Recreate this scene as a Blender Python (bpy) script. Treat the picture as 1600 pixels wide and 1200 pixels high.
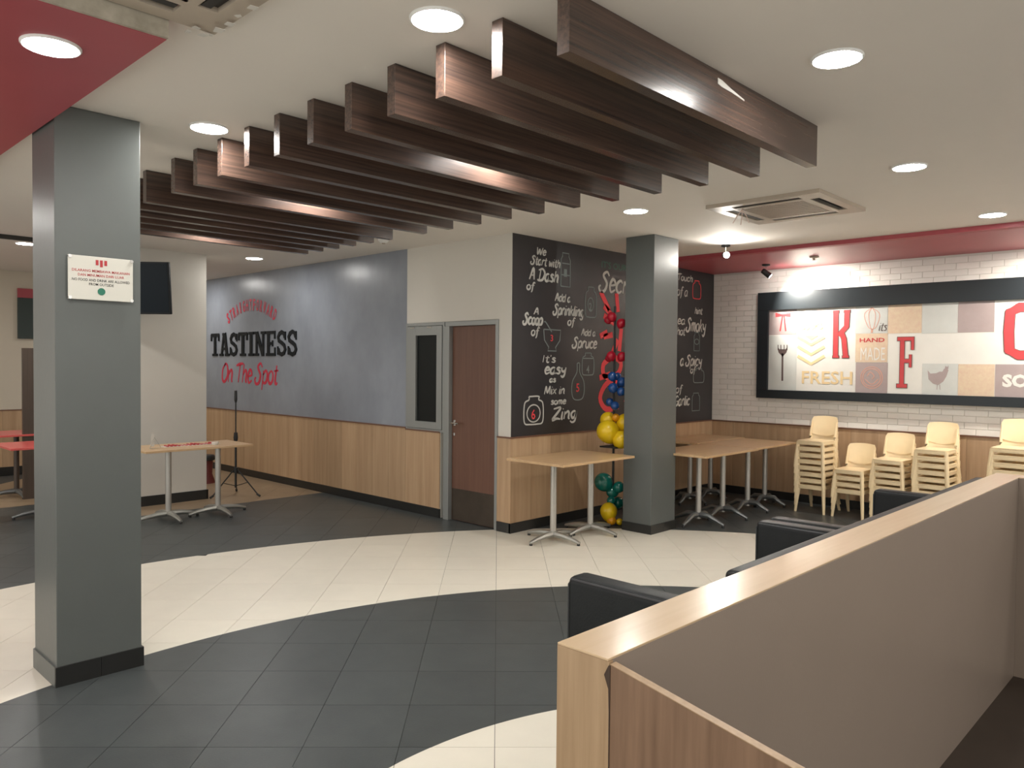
import bpy, bmesh, math, random
from mathutils import Vector, Matrix
random.seed(7)
PI = math.pi
for o in list(bpy.data.objects): bpy.data.objects.remove(o)
SC = bpy.context.scene
COL = SC.collection

# ------------------------------------------------------------------ camera
YAW, PITCH, ROLL, FPX, EYE = 0.76705979, -0.02496154, 0.00912621, 1209.70743, 1.6
def cam_axes():
    cy, sy, cp, sp = math.cos(YAW), math.sin(YAW), math.cos(PITCH), math.sin(PITCH)
    fw = Vector((cy*cp, sy*cp, sp)); r = Vector((sy, -cy, 0)); u = r.cross(fw)
    cr, sr = math.cos(ROLL), math.sin(ROLL)
    return cr*r+sr*u, -sr*r+cr*u, fw
CR, CU, CF = cam_axes()
cd = bpy.data.cameras.new('camera'); cam = bpy.data.objects.new('camera', cd); COL.objects.link(cam)
cd.sensor_width = 36; cd.lens = FPX/1600*36; cd.clip_start = 0.02; cd.clip_end = 100
m = Matrix((CR, CU, -CF)).transposed().to_4x4(); m.translation = (0, 0, EYE); cam.matrix_world = m
SC.camera = cam
# ------------------------------------------------------------------ world, exposure
w = bpy.data.worlds.new('world'); SC.world = w; w.use_nodes = True
w.node_tree.nodes['Background'].inputs[0].default_value = (1, .97, .90, 1)
w.node_tree.nodes['Background'].inputs[1].default_value = 0.29
SC.view_settings.view_transform = 'Standard'; SC.view_settings.look = 'None'
SC.view_settings.gamma = 1; SC.view_settings.use_curve_mapping = False
SC.view_settings.exposure = 2.24
LAMP = 39.0          # radiance of the round ceiling lights
SPOT = 95.0
CEIL = 2.84

def ray(px, py): return CR*((px-800)/FPX) + CU*((600-py)/FPX) + CF
def on_x(px, py, X): d = ray(px, py); return Vector((0, 0, EYE)) + d*(X/d.x)
def on_y(px, py, Y): d = ray(px, py); return Vector((0, 0, EYE)) + d*(Y/d.y)

# ------------------------------------------------------------------ materials
def srgb(c): return tuple(((v/255)/12.92 if v/255 <= .04045 else ((v/255+.055)/1.055)**2.4) for v in c)
def mat(name, c, rough=.5, metal=0, var=.0, vscale=(3, 3, 3), bump=0, bscale=200, spec=.5, c2=None, coat=0, emit=None, obj_rand=0, detail=4):
    m = bpy.data.materials.new(name); m.use_nodes = True
    nt = m.node_tree; N = nt.nodes; L = nt.links; b = N['Principled BSDF']
    if max(c) > 1.01: c = srgb(c)
    b.inputs['Roughness'].default_value = rough; b.inputs['Metallic'].default_value = metal
    b.inputs['Specular IOR Level'].default_value = spec
    b.inputs['Coat Weight'].default_value = coat; b.inputs['Coat Roughness'].default_value = .15
    b.inputs['Base Color'].default_value = (*c, 1)
    tc = N.new('ShaderNodeTexCoord')
    if var or c2:
        if c2 is None: c2 = tuple(v*(1-var) for v in c)
        elif max(c2) > 1.01: c2 = srgb(c2)
        mp = N.new('ShaderNodeMapping'); mp.inputs['Scale'].default_value = vscale
        L.new(tc.outputs['Object'], mp.inputs['Vector'])
        nz = N.new('ShaderNodeTexNoise'); nz.inputs['Scale'].default_value = 1; nz.inputs['Detail'].default_value = detail
        nz.inputs['Roughness'].default_value = .62
        if obj_rand:
            oi = N.new('ShaderNodeObjectInfo'); ad = N.new('ShaderNodeVectorMath'); ad.operation = 'ADD'
            mu = N.new('ShaderNodeMath'); mu.operation = 'MULTIPLY'; mu.inputs[1].default_value = 37
            L.new(oi.outputs['Random'], mu.inputs[0]); L.new(mp.outputs[0], ad.inputs[0]); L.new(mu.outputs[0], ad.inputs[1])
            L.new(ad.outputs[0], nz.inputs['Vector'])
        else: L.new(mp.outputs[0], nz.inputs['Vector'])
        rp = N.new('ShaderNodeValToRGB'); rp.color_ramp.elements[0].position = .3; rp.color_ramp.elements[1].position = .7
        rp.color_ramp.elements[0].color = (*c2, 1); rp.color_ramp.elements[1].color = (*c, 1)
        L.new(nz.outputs[0], rp.inputs[0])
        out = rp.outputs[0]
        if obj_rand:
            hs = N.new('ShaderNodeHueSaturation'); mr = N.new('ShaderNodeMapRange')
            mr.inputs['To Min'].default_value = 1-obj_rand; mr.inputs['To Max'].default_value = 1+obj_rand
            L.new(oi.outputs['Random'], mr.inputs[0]); L.new(mr.outputs[0], hs.inputs['Value']); L.new(out, hs.inputs['Color']); out = hs.outputs[0]
        L.new(out, b.inputs['Base Color'])
    if bump:
        n2 = N.new('ShaderNodeTexNoise'); n2.inputs['Scale'].default_value = bscale; n2.inputs['Detail'].default_value = 3
        L.new(tc.outputs['Object'], n2.inputs['Vector'])
        bp = N.new('ShaderNodeBump'); bp.inputs['Strength'].default_value = bump; bp.inputs['Distance'].default_value = .002
        L.new(n2.outputs[0], bp.inputs['Height']); L.new(bp.outputs[0], b.inputs['Normal'])
    if emit:
        b.inputs['Emission Color'].default_value = (*emit[0], 1); b.inputs['Emission Strength'].default_value = emit[1]
    return m
M = {}
M['ceiling'] = mat('ceiling_paint', (.80, .755, .69), .8, var=.05, vscale=(.7, .7, .7), bump=.1, bscale=60)
M['white'] = mat('white_wall_paint', (.66, .63, .57), .6, var=.04, vscale=(1, 1, 1), bump=.1)
M['cream'] = mat('cream_wall_paint', (.58, .52, .42), .6, var=.05, vscale=(1, 1, 1))
M['grey_wall'] = mat('silver_grey_wall_paint', (.29, .315, .36), .30, c2=(.205, .225, .26), vscale=(1.6, 1.6, 1.1), bump=.25, bscale=9, spec=.5)
M['column'] = mat('grey_column_paint', (.108, .118, .112), .36, var=.12, vscale=(1.5, 1.5, 1), bump=.2, bscale=25)
M['chalk'] = mat('black_board_paint', (.026, .024, .026), .38, c2=(.034, .030, .032), vscale=(2, 2, 2))
M['red'] = mat('red_ceiling_paint', (.40, .070, .088), .40, var=.12, vscale=(1, 1, 1))
M['wains'] = mat('light_wood_laminate', (.50, .34, .205), .42, c2=(.385, .245, .138), vscale=(16, 16, .8), obj_rand=.10)
M['cap'] = mat('brown_cap_strip', (.16, .075, .045), .4)
M['base'] = mat('black_skirting_tile', (.018, .018, .017), .3, var=.2)
M['brick'] = mat('white_painted_brick', (.80, .765, .71), .55, var=.04, vscale=(9, 9, 9), obj_rand=.03, bump=.3, bscale=80)
M['grout'] = mat('pale_mortar', (.66, .62, .56), .8)
M['tile_c'] = mat('cream_floor_tile', (.74, .70, .60), .30, var=.05, vscale=(5, 5, 5), obj_rand=.02)
M['tile_d'] = mat('charcoal_floor_tile', (.060, .069, .069), .38, c2=(.048, .055, .056), vscale=(6, 6, 6), obj_rand=.06, bump=.2, bscale=120)
M['tile_t'] = mat('tan_floor_tile', (.30, .215, .135), .4, var=.12, vscale=(4, 4, 4), obj_rand=.04)
M['floor_grout'] = mat('floor_grout', (.060, .058, .053), .8)
M['brown_floor'] = mat('dark_brown_floor', (.048, .034, .026), .5, var=.2, vscale=(8, 8, 8))
M['beam'] = mat('dark_walnut_laminate', (.112, .066, .048), .25, c2=(.040, .029, .026), vscale=(1.3, 60, 60), spec=.7, obj_rand=.1)
M['table'] = mat('light_oak_tabletop', (.60, .41, .23), .3, c2=(.50, .32, .165), vscale=(2, 30, 30), obj_rand=.04)
M['edge'] = mat('pale_table_edge', (.50, .36, .20), .4)
M['metal'] = mat('brushed_grey_metal', (.40, .40, .37), .35, .75)
M['pole'] = mat('satin_steel', (.50, .48, .44), .35, .6)
M['foot'] = mat('dark_cast_foot', (.20, .21, .21), .32, .7)
M['rubber'] = mat('black_rubber', (.015, .015, .015), .6)
M['chair'] = mat('cream_yellow_plastic', (.85, .68, .42), .35, var=.05, vscale=(8, 8, 8))
M['leather'] = mat('black_leather', (.006, .008, .009), .42, var=.3, vscale=(20, 20, 20), bump=.25, bscale=120, spec=.28)
M['piping'] = mat('black_piping', (.03, .033, .035), .35)
M['cap_wood'] = mat('oak_ledge_laminate', (.56, .415, .265), .30, c2=(.50, .355, .21), vscale=(2, 34, 34), coat=.2)
M['end_wood'] = mat('oak_end_laminate', (.40, .275, .165), .38, c2=(.29, .19, .105), vscale=(40, 40, 1.6))
M['wing_wood'] = mat('brown_wing_laminate', (.225, .135, .083), .4, c2=(.125, .070, .040), vscale=(1, 1, 1))
M['beige'] = mat('taupe_laminate', (.27, .215, .175), .32, var=.05, vscale=(2, 2, 2), bump=.08, bscale=200)
M['chip'] = mat('chipboard_core', (.05, .03, .02), .9)
M['door'] = mat('walnut_door_laminate', (.165, .078, .050), .45, c2=(.125, .058, .038), vscale=(40, 40, 1.2))
M['frame'] = mat('grey_aluminium_frame', (.30, .31, .30), .4, .4)
M['steel'] = mat('worn_steel_plate', (.11, .085, .065), .35, .6, var=.25, vscale=(5, 5, 5))
M['chrome'] = mat('chrome', (.75, .74, .72), .18, 1)
M['glass'] = mat('dark_glass', (.008, .010, .010), .3, spec=.2)
M['screen'] = mat('tv_screen', (.004, .008, .012), .5, spec=.15)
M['tv'] = mat('black_plastic', (.010, .011, .012), .5, spec=.2)
M['black'] = mat('black_satin_paint', (.012, .013, .014), .42)
M['pframe'] = mat('black_picture_frame', (.016, .020, .023), .33, spec=.4)
M['lampring'] = mat('white_lamp_ring', (.8, .8, .78), .4)
M['lamp'] = mat('lit_diffuser', (.9, .9, .9), .5, emit=((1.0, .975, .93), LAMP))
M['spotlens'] = mat('lit_spot_lens', (.9, .9, .9), .5, emit=((1, .96, .9), SPOT))
M['acp'] = mat('air_conditioner_plastic', (.48, .41, .33), .45, var=.10, vscale=(6, 6, 6))
M['acg'] = mat('air_conditioner_grille', (.24, .20, .17), .6)
M['stained'] = mat('stained_ceiling_board', (.50, .45, .37), .8, c2=(.30, .27, .21), vscale=(9, 9, 9))
M['dark'] = mat('dark_slot', (.035, .032, .028), .8)
M['ribbon'] = mat('pale_ribbon', (.66, .50, .43), .5)
M['sign'] = mat('white_acrylic', (.60, .585, .52), .25)
M['redink'] = mat('red_ink', (.42, .035, .04), .6)
M['blackink'] = mat('black_ink', (.02, .02, .02), .5)
M['greenink'] = mat('green_ink', (.02, .16, .10), .6)
M['chalkw'] = mat('white_chalk_paint', (.55, .54, .50), .8)
M['chalkg'] = mat('grey_chalk_paint', (.20, .24, .23), .8)
M['chalkr'] = mat('red_chalk_paint', (.75, .06, .07), .7)
M['chalkgr'] = mat('green_chalk_paint', (.05, .16, .11), .7)
M['slogr'] = mat('red_slogan_paint', (.55, .025, .06), .5)
M['slogb'] = mat('black_slogan_letters', (.006, .008, .010), .55, spec=.2)
M['bal_y'] = mat('yellow_balloon', (.82, .56, .012), .25, spec=.6)
M['bal_b'] = mat('blue_balloon', (.012, .075, .27), .2, spec=.7)
M['bal_r'] = mat('red_balloon', (.48, .008, .03), .22, spec=.6)
M['bal_g'] = mat('teal_balloon', (.005, .15, .12), .2, spec=.7)
M['bal_o'] = mat('orange_balloon', (.75, .33, .01), .25, spec=.6)
M['p_white'] = mat('print_white', (.66, .64, .59), .5, var=.05, vscale=(5, 5, 5))
M['p_grey'] = mat('print_pale_grey', (.52, .53, .50), .5, var=.06, vscale=(9, 9, 9))
M['p_mauve'] = mat('print_mauve', (.36, .29, .28), .5, var=.12, vscale=(6, 6, 6))
M['p_tan'] = mat('print_tan', (.60, .49, .34), .5, c2=(.56, .40, .30), vscale=(22, 22, 22))
M['p_gold'] = mat('print_gold', (.66, .50, .28), .5)
M['p_red'] = mat('print_red', (.50, .05, .055), .45, var=.1, vscale=(20, 20, 20))
M['p_dark'] = mat('print_brown_black', (.09, .06, .055), .5)
M['p_pink'] = mat('print_pink', (.60, .30, .22), .5)
M['redtable'] = mat('red_tabletop', (.62, .10, .09), .25)
M['darkred'] = mat('dark_red_plastic', (.13, .022, .02), .5)
M['darkpost'] = mat('dark_brown_panel', (.085, .060, .045), .45, c2=(.06, .042, .03), vscale=(30, 30, 1))
M['darkteal'] = mat('dark_green_panel', (.03, .045, .04), .5)
# grain of the wing panel runs on a slant
nt = M['wing_wood'].node_tree
for n in nt.nodes:
    if n.type == 'MAPPING':
        n.inputs['Rotation'].default_value = (math.radians(-24), 0, 0); n.inputs['Scale'].default_value = (30, 30, 1.6)

# ------------------------------------------------------------------ mesh helpers
def box(bm, x0, x1, y0, y1, z0, z1):
    v = [bm.verts.new(p) for p in ((x0, y0, z0), (x1, y0, z0), (x1, y1, z0), (x0, y1, z0), (x0, y0, z1), (x1, y0, z1), (x1, y1, z1), (x0, y1, z1))]
    for f in ((0, 3, 2, 1), (4, 5, 6, 7), (0, 1, 5, 4), (1, 2, 6, 5), (2, 3, 7, 6), (3, 0, 4, 7)): bm.faces.new([v[i] for i in f])
    return v
def boxes(lst):
    bm = bmesh.new()
    for b in lst: box(bm, *b)
    return bm
def tube(bm, pts, rad, n=10, caps=True):
    pts = [Vector(p) for p in pts]; rings = []
    if not isinstance(rad, (list, tuple)): rad = [rad]*len(pts)
    for i, p in enumerate(pts):
        d = (pts[min(i+1, len(pts)-1)]-pts[max(i-1, 0)]).normalized()
        a = Vector((0, 0, 1)) if abs(d.z) < .9 else Vector((1, 0, 0))
        u = d.cross(a).normalized(); v = d.cross(u)
        rings.append([bm.verts.new(p+(u*math.cos(2*PI*k/n)+v*math.sin(2*PI*k/n))*rad[i]) for k in range(n)])
    for a, b in zip(rings, rings[1:]):
        for k in range(n): bm.faces.new((a[k], a[(k+1) % n], b[(k+1) % n], b[k]))
    if caps: bm.faces.new(rings[0][::-1]); bm.faces.new(rings[-1])
def lathe(bm, prof, n=20, c=(0, 0, 0)):
    rings = []
    for r, z in prof:
        rings.append([bm.verts.new((c[0]+r*math.cos(2*PI*k/n), c[1]+r*math.sin(2*PI*k/n), c[2]+z)) for k in range(n)])
    for a, b in zip(rings, rings[1:]):
        for k in range(n): bm.faces.new((a[k], a[(k+1) % n], b[(k+1) % n], b[k]))
    bm.faces.new(rings[0][::-1]); bm.faces.new(rings[-1])
def prism(bm, poly, axis, a, b):
    """poly of 2-D points extruded along axis from a to b"""
    def mk(p, t): return {'x': (t, p[0], p[1]), 'y': (p[0], t, p[1]), 'z': (p[0], p[1], t)}[axis]
    A = [bm.verts.new(mk(p, a)) for p in poly]; B = [bm.verts.new(mk(p, b)) for p in poly]
    n = len(poly); bm.faces.new(A); bm.faces.new(B[::-1])
    for i in range(n): bm.faces.new((A[i], B[i], B[(i+1) % n], A[(i+1) % n]))
def obj(name, bm, m, parent=None, bevel=0, seg=2, smooth=False):
    bmesh.ops.recalc_face_normals(bm, faces=bm.faces)
    me = bpy.data.meshes.new(name)
    if bevel: bmesh.ops.bevel(bm, geom=list(bm.edges), offset=bevel, segments=seg, affect='EDGES', profile=.5)
    if smooth:
        for f in bm.faces: f.smooth = True
    bm.to_mesh(me); bm.free()
    if smooth:
        try: me.set_sharp_from_angle(angle=math.radians(42))
        except Exception: pass
    me.materials.append(m if not isinstance(m, str) else M[m])
    o = bpy.data.objects.new(name, me); COL.objects.link(o)
    if parent: o.parent = parent
    return o
def tag(o, label, cat, group=None):
    o['label'] = label; o['category'] = cat
    if group: o['group'] = group
    return o
def thing(name, label, cat, loc=(0, 0, 0), rz=0, group=None):
    o = bpy.data.objects.new(name, None); COL.objects.link(o); o.location = loc; o.rotation_euler = (0, 0, rz)
    o.empty_display_size = .1
    return tag(o, label, cat, group)
def struct(name, bm, m, parent=None, **k):
    o = obj(name, bm, m, parent, **k)
    if not parent: o['kind'] = 'structure'
    return o
def copy_tree(o, parent=None):
    c = o.copy(); COL.objects.link(c); c.parent = parent
    for ch in list(o.children): copy_tree(ch, c)
    return c

# ------------------------------------------------------------------ floor
CX, CY, R1, R2, R3 = 2.02, .66, 5.66, 3.69, 1.79
fl = struct('floor', boxes([(-2, 9.2, -3.2, 12.6, -.1, -.005)]), 'floor_grout')
S2 = math.sqrt(.5); T = .4; G = .0012
def zone(x, y):
    if y < .95 and x > 1.17: return 'b'
    r = math.hypot(x-CX, y-CY)
    if y > 8.29 and x > 3.0: return 't'
    if y > 9.75: return 't'
    if r > R1: return 'd'
    if r > R2: return 'c'
    if r > R3: return 'd'
    return 'c'
def clip(poly, r, outside):
    f = lambda p: (math.hypot(p[0]-CX, p[1]-CY)-r)*(1 if outside else -1)
    n = len(poly); out = []; vals = [f(p) for p in poly]
    if min(vals) >= 0: return poly
    if max(vals) <= 0: return None
    exit_a = None; first_entry = None
    for i in range(n):
        a, b = poly[i], poly[(i+1) % n]; fa, fb = vals[i], vals[(i+1) % n]
        if fa >= 0: out.append(a)
        if (fa >= 0) != (fb >= 0):
            t = fa/(fa-fb); c = (a[0]+(b[0]-a[0])*t, a[1]+(b[1]-a[1])*t)
            ang = math.atan2(c[1]-CY, c[0]-CX)
            if fa >= 0:
                out.append(c); exit_a = ang; mark = len(out)
            else:
                if exit_a is None: first_entry = ang
                else:
                    da = (ang-exit_a+PI) % (2*PI)-PI
                    for k in range(1, 6):
                        q = exit_a+da*k/6; out.append((CX+r*math.cos(q), CY+r*math.sin(q)))
                    exit_a = None
                out.append(c)
    if first_entry is not None and exit_a is not None:
        da = (first_entry-exit_a+PI) % (2*PI)-PI
        for k in range(1, 6):
            q = exit_a+da*k/6; out.append((CX+r*math.cos(q), CY+r*math.sin(q)))
    return out if len(out) > 3 else None
def half(p, lim, sg):
    f = [(q[1]-lim)*sg for q in p]
    if min(f) >= 0: return p
    if max(f) <= 0: return None
    out = []
    for i in range(len(p)):
        a, b = p[i], p[(i+1) % len(p)]
        if f[i] >= 0: out.append(a)
        if (f[i] >= 0) != (f[(i+1) % len(p)] >= 0):
            t = f[i]/(f[i]-f[(i+1) % len(p)]); out.append((a[0]+(b[0]-a[0])*t, a[1]+(b[1]-a[1])*t))
    return out if len(out) > 2 else None
def area(p): return abs(sum(p[i][0]*p[(i+1) % len(p)][1]-p[(i+1) % len(p)][0]*p[i][1] for i in range(len(p)))/2)
def project(x, y, z=0):
    d = Vector((x, y, z-EYE)); c = d.dot(CF)
    return (800+FPX*d.dot(CR)/c, 600-FPX*d.dot(CU)/c) if c > .2 else (-999, 9999)
pieces = []
for i in range(-16, 24):
    for j in range(-14, 36):
        u0, v0 = i*T, j*T
        sq = []
        cs = [(u0+G, v0+G), (u0+T-G, v0+G), (u0+T-G, v0+T-G), (u0+G, v0+T-G)]
        for k in range(4):
            a, b = cs[k], cs[(k+1) % 4]
            for s in range(4): sq.append((a[0]+(b[0]-a[0])*s/4, a[1]+(b[1]-a[1])*s/4))
        sq = [((u+v)*S2, (v-u)*S2) for u, v in sq]
        xs = [p[0] for p in sq]; ys = [p[1] for p in sq]
        if max(xs) < -1.9 or min(xs) > 9.1 or max(ys) < -3.1 or min(ys) > 12.5: continue
        whole = [p for p in cs]; whole = [((u+v)*S2, (v-u)*S2) for u, v in cs]
        rr = [math.hypot(p[0]-CX, p[1]-CY) for p in sq]
        parts = [(sq, None)]
        for r in (R1, R2, R3):
            nxt = []
            for p, _ in parts:
                for side in (True, False):
                    q = clip(p, r, side)
                    if q: nxt.append((q, None))
            parts = nxt
        for lim in (8.29, 9.75):
            nxt = []
            for p, _ in parts:
                for sg in (1, -1):
                    q = half(p, lim, sg)
                    if q: nxt.append((q, None))
            parts = nxt
        for p, _ in parts:
            ar = area(p)
            if ar < .0015: continue
            if len(p) == 16 and abs(ar-area(sq)) < 1e-9: p = whole
            mx, my = sum(q[0] for q in p)/len(p), sum(q[1] for q in p)/len(p)
            z = zone(mx, my)
            # the straight limits of the brown and tan floors follow whole tiles
            pieces.append((p, z, mx, my, ar))
for x0, x1, y0, y1 in ((1.19, 9.0, -3.1, .93),):
    struct('brown_floor_covering', boxes([(x0, x1, y0, y1, -.004, .0015)]), 'brown_floor', fl)['label'] = 'dark brown floor covering beyond the low partition'
def vis(p):
    X, Y = project(p[2], p[3])
    if not (-30 < X < 1630 and 600 < Y < 1230): return 0
    if p[2] > 5.26 and p[3] > 5.08: return 0
    if 1.2 < p[2] and p[3] < .95: return 0
    if Y > 1000-.405*(X-872) and X > 868: return 0
    return p[4]/((p[2]**2+p[3]**2)+1)
order = sorted(range(len(pieces)), key=lambda k: -vis(pieces[k]))
single = [k for k in order[:292] if vis(pieces[k]) > 0]
rest = {}
sset = set(single)
MZ = {'c': 'tile_c', 'd': 'tile_d', 't': 'tile_t', 'b': 'brown_floor'}
shared = {}
for k, (p, z, mx, my, ar) in enumerate(pieces):
    if k in sset:
        if len(p) == 4:
            if z not in shared:
                bm = bmesh.new(); prism(bm, [(q[0]-mx, q[1]-my) for q in p], 'z', -.006, 0)
                o = obj('floor_tile', bm, MZ[z], fl); shared[z] = o.data
            else:
                o = bpy.data.objects.new('floor_tile', shared[z]); COL.objects.link(o); o.parent = fl
            o.location = (mx, my, 0)
        else:
            bm = bmesh.new(); prism(bm, p, 'z', -.006, 0); o = obj('cut_floor_tile', bm, MZ[z], fl)
        if z != 'd': o['label'] = {'c': 'cream floor tile', 't': 'tan floor tile', 'b': 'dark brown floor tile'}[z]
        else: o['label'] = 'charcoal floor tile'
    else:
        bm = rest.setdefault(z, bmesh.new())
        if z == 'b': continue
        prism(bm, p, 'z', -.006, 0)
for z, bm in rest.items():
    if z == 'b': bm.free(); continue
    o = obj('distant_floor_tiles', bm, MZ[z], fl); o['kind'] = 'stuff'

# ------------------------------------------------------------------ ceiling
struct('ceiling', boxes([(-2, 9.2, -3.2, 12.6, CEIL, CEIL+.12)]), 'ceiling')
s = struct('trim_1', boxes([(-1.95, 1.15, 2.84, 8.0, 2.75, CEIL)]), 'red')
s['label'] = 'lowered red ceiling panel at upper left'
struct('fascia', boxes([(-1.95, 1.151, 2.824, 2.8405, 2.752, CEIL)]), 'stained', s)
bm = bmesh.new(); prism(bm, [(7.65, CEIL), (7.65, 2.80), (7.70, 2.792), (8.99, 2.782), (8.99, CEIL)], 'y', -3, 5.075)
s = struct('trim_2', bm, 'red'); s['label'] = 'red ceiling band along the poster wall'
s = struct('trim_3', boxes([(-1.95, 2.9, 8.94, 8.99, 2.80, CEIL)]), 'dark'); s['label'] = 'thin dark line across the far left ceiling'

# ------------------------------------------------------------------ walls
XW = 5.26
wl = struct('wall_left', boxes([(XW, XW+.14, 6.66, 12.47, 0, CEIL)]), 'grey_wall')
wd = struct('wall_middle', boxes([(XW, XW+.14, 5.085, 5.25, 0, CEIL), (XW, XW+.14, 5.25, 6.66, 2.035, CEIL), (XW, XW+.14, 6.09, 6.66, 0, .89)]), 'white')
wb = struct('wall_back', boxes([(XW+.005, 9.0, 5.08, 5.2, 0, CEIL)]), 'chalk')
wr = struct('wall_right', boxes([(9.006, 9.16, -3.1, 5.2, 0, CEIL)]), 'grout')
ws = struct('wall_stub', boxes([(2.95, 4.02, 8.82, 9.1, 0, CEIL)]), 'white')
wf = struct('wall_far', boxes([(-2, 5.4, 12.47, 12.6, 0, CEIL)]), 'cream')

def wains(wall, axis, c, a, b, z0=.095, z1=.90, step=.30, th=.012, sign=-1):
    """vertical wood-grain panels, each a part of its wall"""
    n = max(1, round((b-a)/step)); st = (b-a)/n
    for k in range(n):
        lo, hi = a+k*st+.001, a+(k+1)*st-.001
        if axis == 'x': bm = boxes([(c-th, c, lo, hi, z0, z1)])
        else: bm = boxes([(lo, hi, c-th, c, z0, z1)])
        o = obj('wainscot_panel', bm, 'wains', wall)
    if axis == 'x': bm = boxes([(c-th-.008, c, a, b, z1, z1+.014)])
    else: bm = boxes([(a, b, c-th-.008, c, z1, z1+.014)])
    obj('cap_strip', bm, 'cap', wall)
wains(wl, 'x', XW, 6.66, 12.46)
wains(wd, 'x', XW, 6.095, 6.66, z1=.885)
wains(wd, 'x', XW, 5.07, 5.25)
wains(wb, 'y', 5.08, XW-.012, 9.0)
wains(wr, 'x', 9.006, 0.4, 5.065)
wains(wf, 'y', 12.47, 1.0, 5.2)
struct('baseboard_left', boxes([(XW-.016, XW, 6.09, 12.46, 0, .093)]), 'base')
struct('baseboard_middle', boxes([(XW-.018, XW, 5.06, 5.248, 0, .093)]), 'base')
struct('baseboard_back', boxes([(XW-.018, 9.0, 5.062, 5.08, 0, .093)]), 'base')
struct('baseboard_right', boxes([(8.985, 9.006, -3, 5.06, 0, .093)]), 'base')
struct('baseboard_stub', boxes([(2.94, 4.03, 8.805, 8.82, 0, .11), (4.02, 4.035, 8.805, 9.1, 0, .11)]), 'base')
struct('baseboard_far', boxes([(-1.9, 5.2, 12.452, 12.47, 0, .12)]), 'base')

# white painted bricks round the poster
BH, BL = .066, .215
bm = boxes([(-.006, .004, -BL/2+.0025, BL/2-.0025, -BH/2+.0025, BH/2-.0025)])
b0 = obj('brick', bm, 'brick', wr, bevel=.0015, seg=1)
b0.location = (9.004, 5.08-BL/2, .914+BH/2); nb = 1; extra = bmesh.new()
rows = int((2.785-.914)/BH)
for r in range(rows):
    z = .914+BH*(r+.5)
    y = 5.08-(BL/2 if r % 2 == 0 else 0)
    while y > -2.9:
        hid = (1.27 < z < 2.46 and 0.45 < y < 4.36)
        if not hid:
            if y > 1.45:
                if not (r == 0 and y == 5.08-BL/2):
                    if y > 5.079:
                        box(extra, 8.999, 9.006, 5.08-BL/2+.003, 5.078, z-BH/2+.0025, z+BH/2-.0025)
                    else:
                        o = bpy.data.objects.new('brick', b0.data); COL.objects.link(o); o.parent = wr; o.location = (9.004, y, z); nb += 1
            else: box(extra, 8.999, 9.006, y-BL/2+.0025, y+BL/2-.0025, z-BH/2+.0025, z+BH/2-.0025)
        y -= BL
o = obj('bricks_beyond', extra, 'brick', wr); o['kind'] = 'stuff'

# ------------------------------------------------------------------ lamps
lamp_label = {
 0: 'round recessed ceiling light in the red panel at upper left',
 1: 'large round ceiling light left of the nearest beam ends, top centre',
 2: 'round ceiling light between the left column and the beam ends',
 3: 'round ceiling light right of the nearest beam, upper right',
 4: 'round ceiling light right of the air conditioner cassette',
 5: 'round ceiling light just above the right-hand grey column',
 6: 'round ceiling light at the right edge above the red band',
 7: 'small round ceiling light above the grey slogan wall, far left',
 8: 'distant round ceiling light left of the left column',
 9: 'round ceiling light hidden between the middle beams',
 10: 'round ceiling light hidden between the far beams',
 11: 'round ceiling light hidden between the last beams'}
lamp_xy = [(.88, 3.20, 2.75), (1.83, 2.154, CEIL), (1.851, 4.026, CEIL), (3.148, 1.244, CEIL), (5.134, 1.575, CEIL), (5.154, 3.615, CEIL), (7.161, 1.566, CEIL),
           (4.511, 8.624, CEIL), (2.349, 9.434, CEIL), (3.12, 3.10, CEIL), (2.92, 4.65, CEIL), (3.0, 6.385, CEIL)]
added_lamps = [(.2, .6, CEIL), (.2, -1.4, CEIL), (2.6, -1.4, CEIL), (5.1, -.8, CEIL), (7.2, -.8, CEIL), (-.8, 5.4, 2.75), (-.8, 7.6, CEIL), (.4, 10.4, CEIL), (.4, 7.0, 2.75), (4.6, 11.2, CEIL), (-.9, 1.9, CEIL), (2.2, 7.9, CEIL), (8.3, -.8, 2.783)]  # unseen lamps added out of view because the room needs their light
def ring(bm, r0, r1, z0, z1, n=32):
    pr = [(r0, z1), (r1, z1), (r1, (z0+z1)/2), (r1-.004, z0), (r0+.004, z0)]
    rings = [[bm.verts.new((r*math.cos(2*PI*k/n), r*math.sin(2*PI*k/n), z)) for k in range(n)] for r, z in pr]
    for i in range(len(rings)):
        a, b = rings[i], rings[(i+1) % len(rings)]
        for k in range(n): bm.faces.new((a[k], a[(k+1) % n], b[(k+1) % n], b[k]))
def make_lamp():
    t = thing('ceiling_light', '', 'ceiling light', group='round recessed ceiling lights')
    bm = bmesh.new(); ring(bm, .088, .100, -.010, 0); obj('trim_ring', bm, 'lampring', t, smooth=True)
    bm = bmesh.new(); lathe(bm, [(.0885, -.001), (.0885, -.008), (.075, -.011)], 32); obj('diffuser', bm, 'lamp', t)
    return t
lamp0 = make_lamp()
for i, p in enumerate(lamp_xy+added_lamps):
    t = lamp0 if i == 0 else copy_tree(lamp0)
    t.location = p
    t['label'] = lamp_label.get(i, 'unseen round ceiling light added outside the view to brighten the room')

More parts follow.
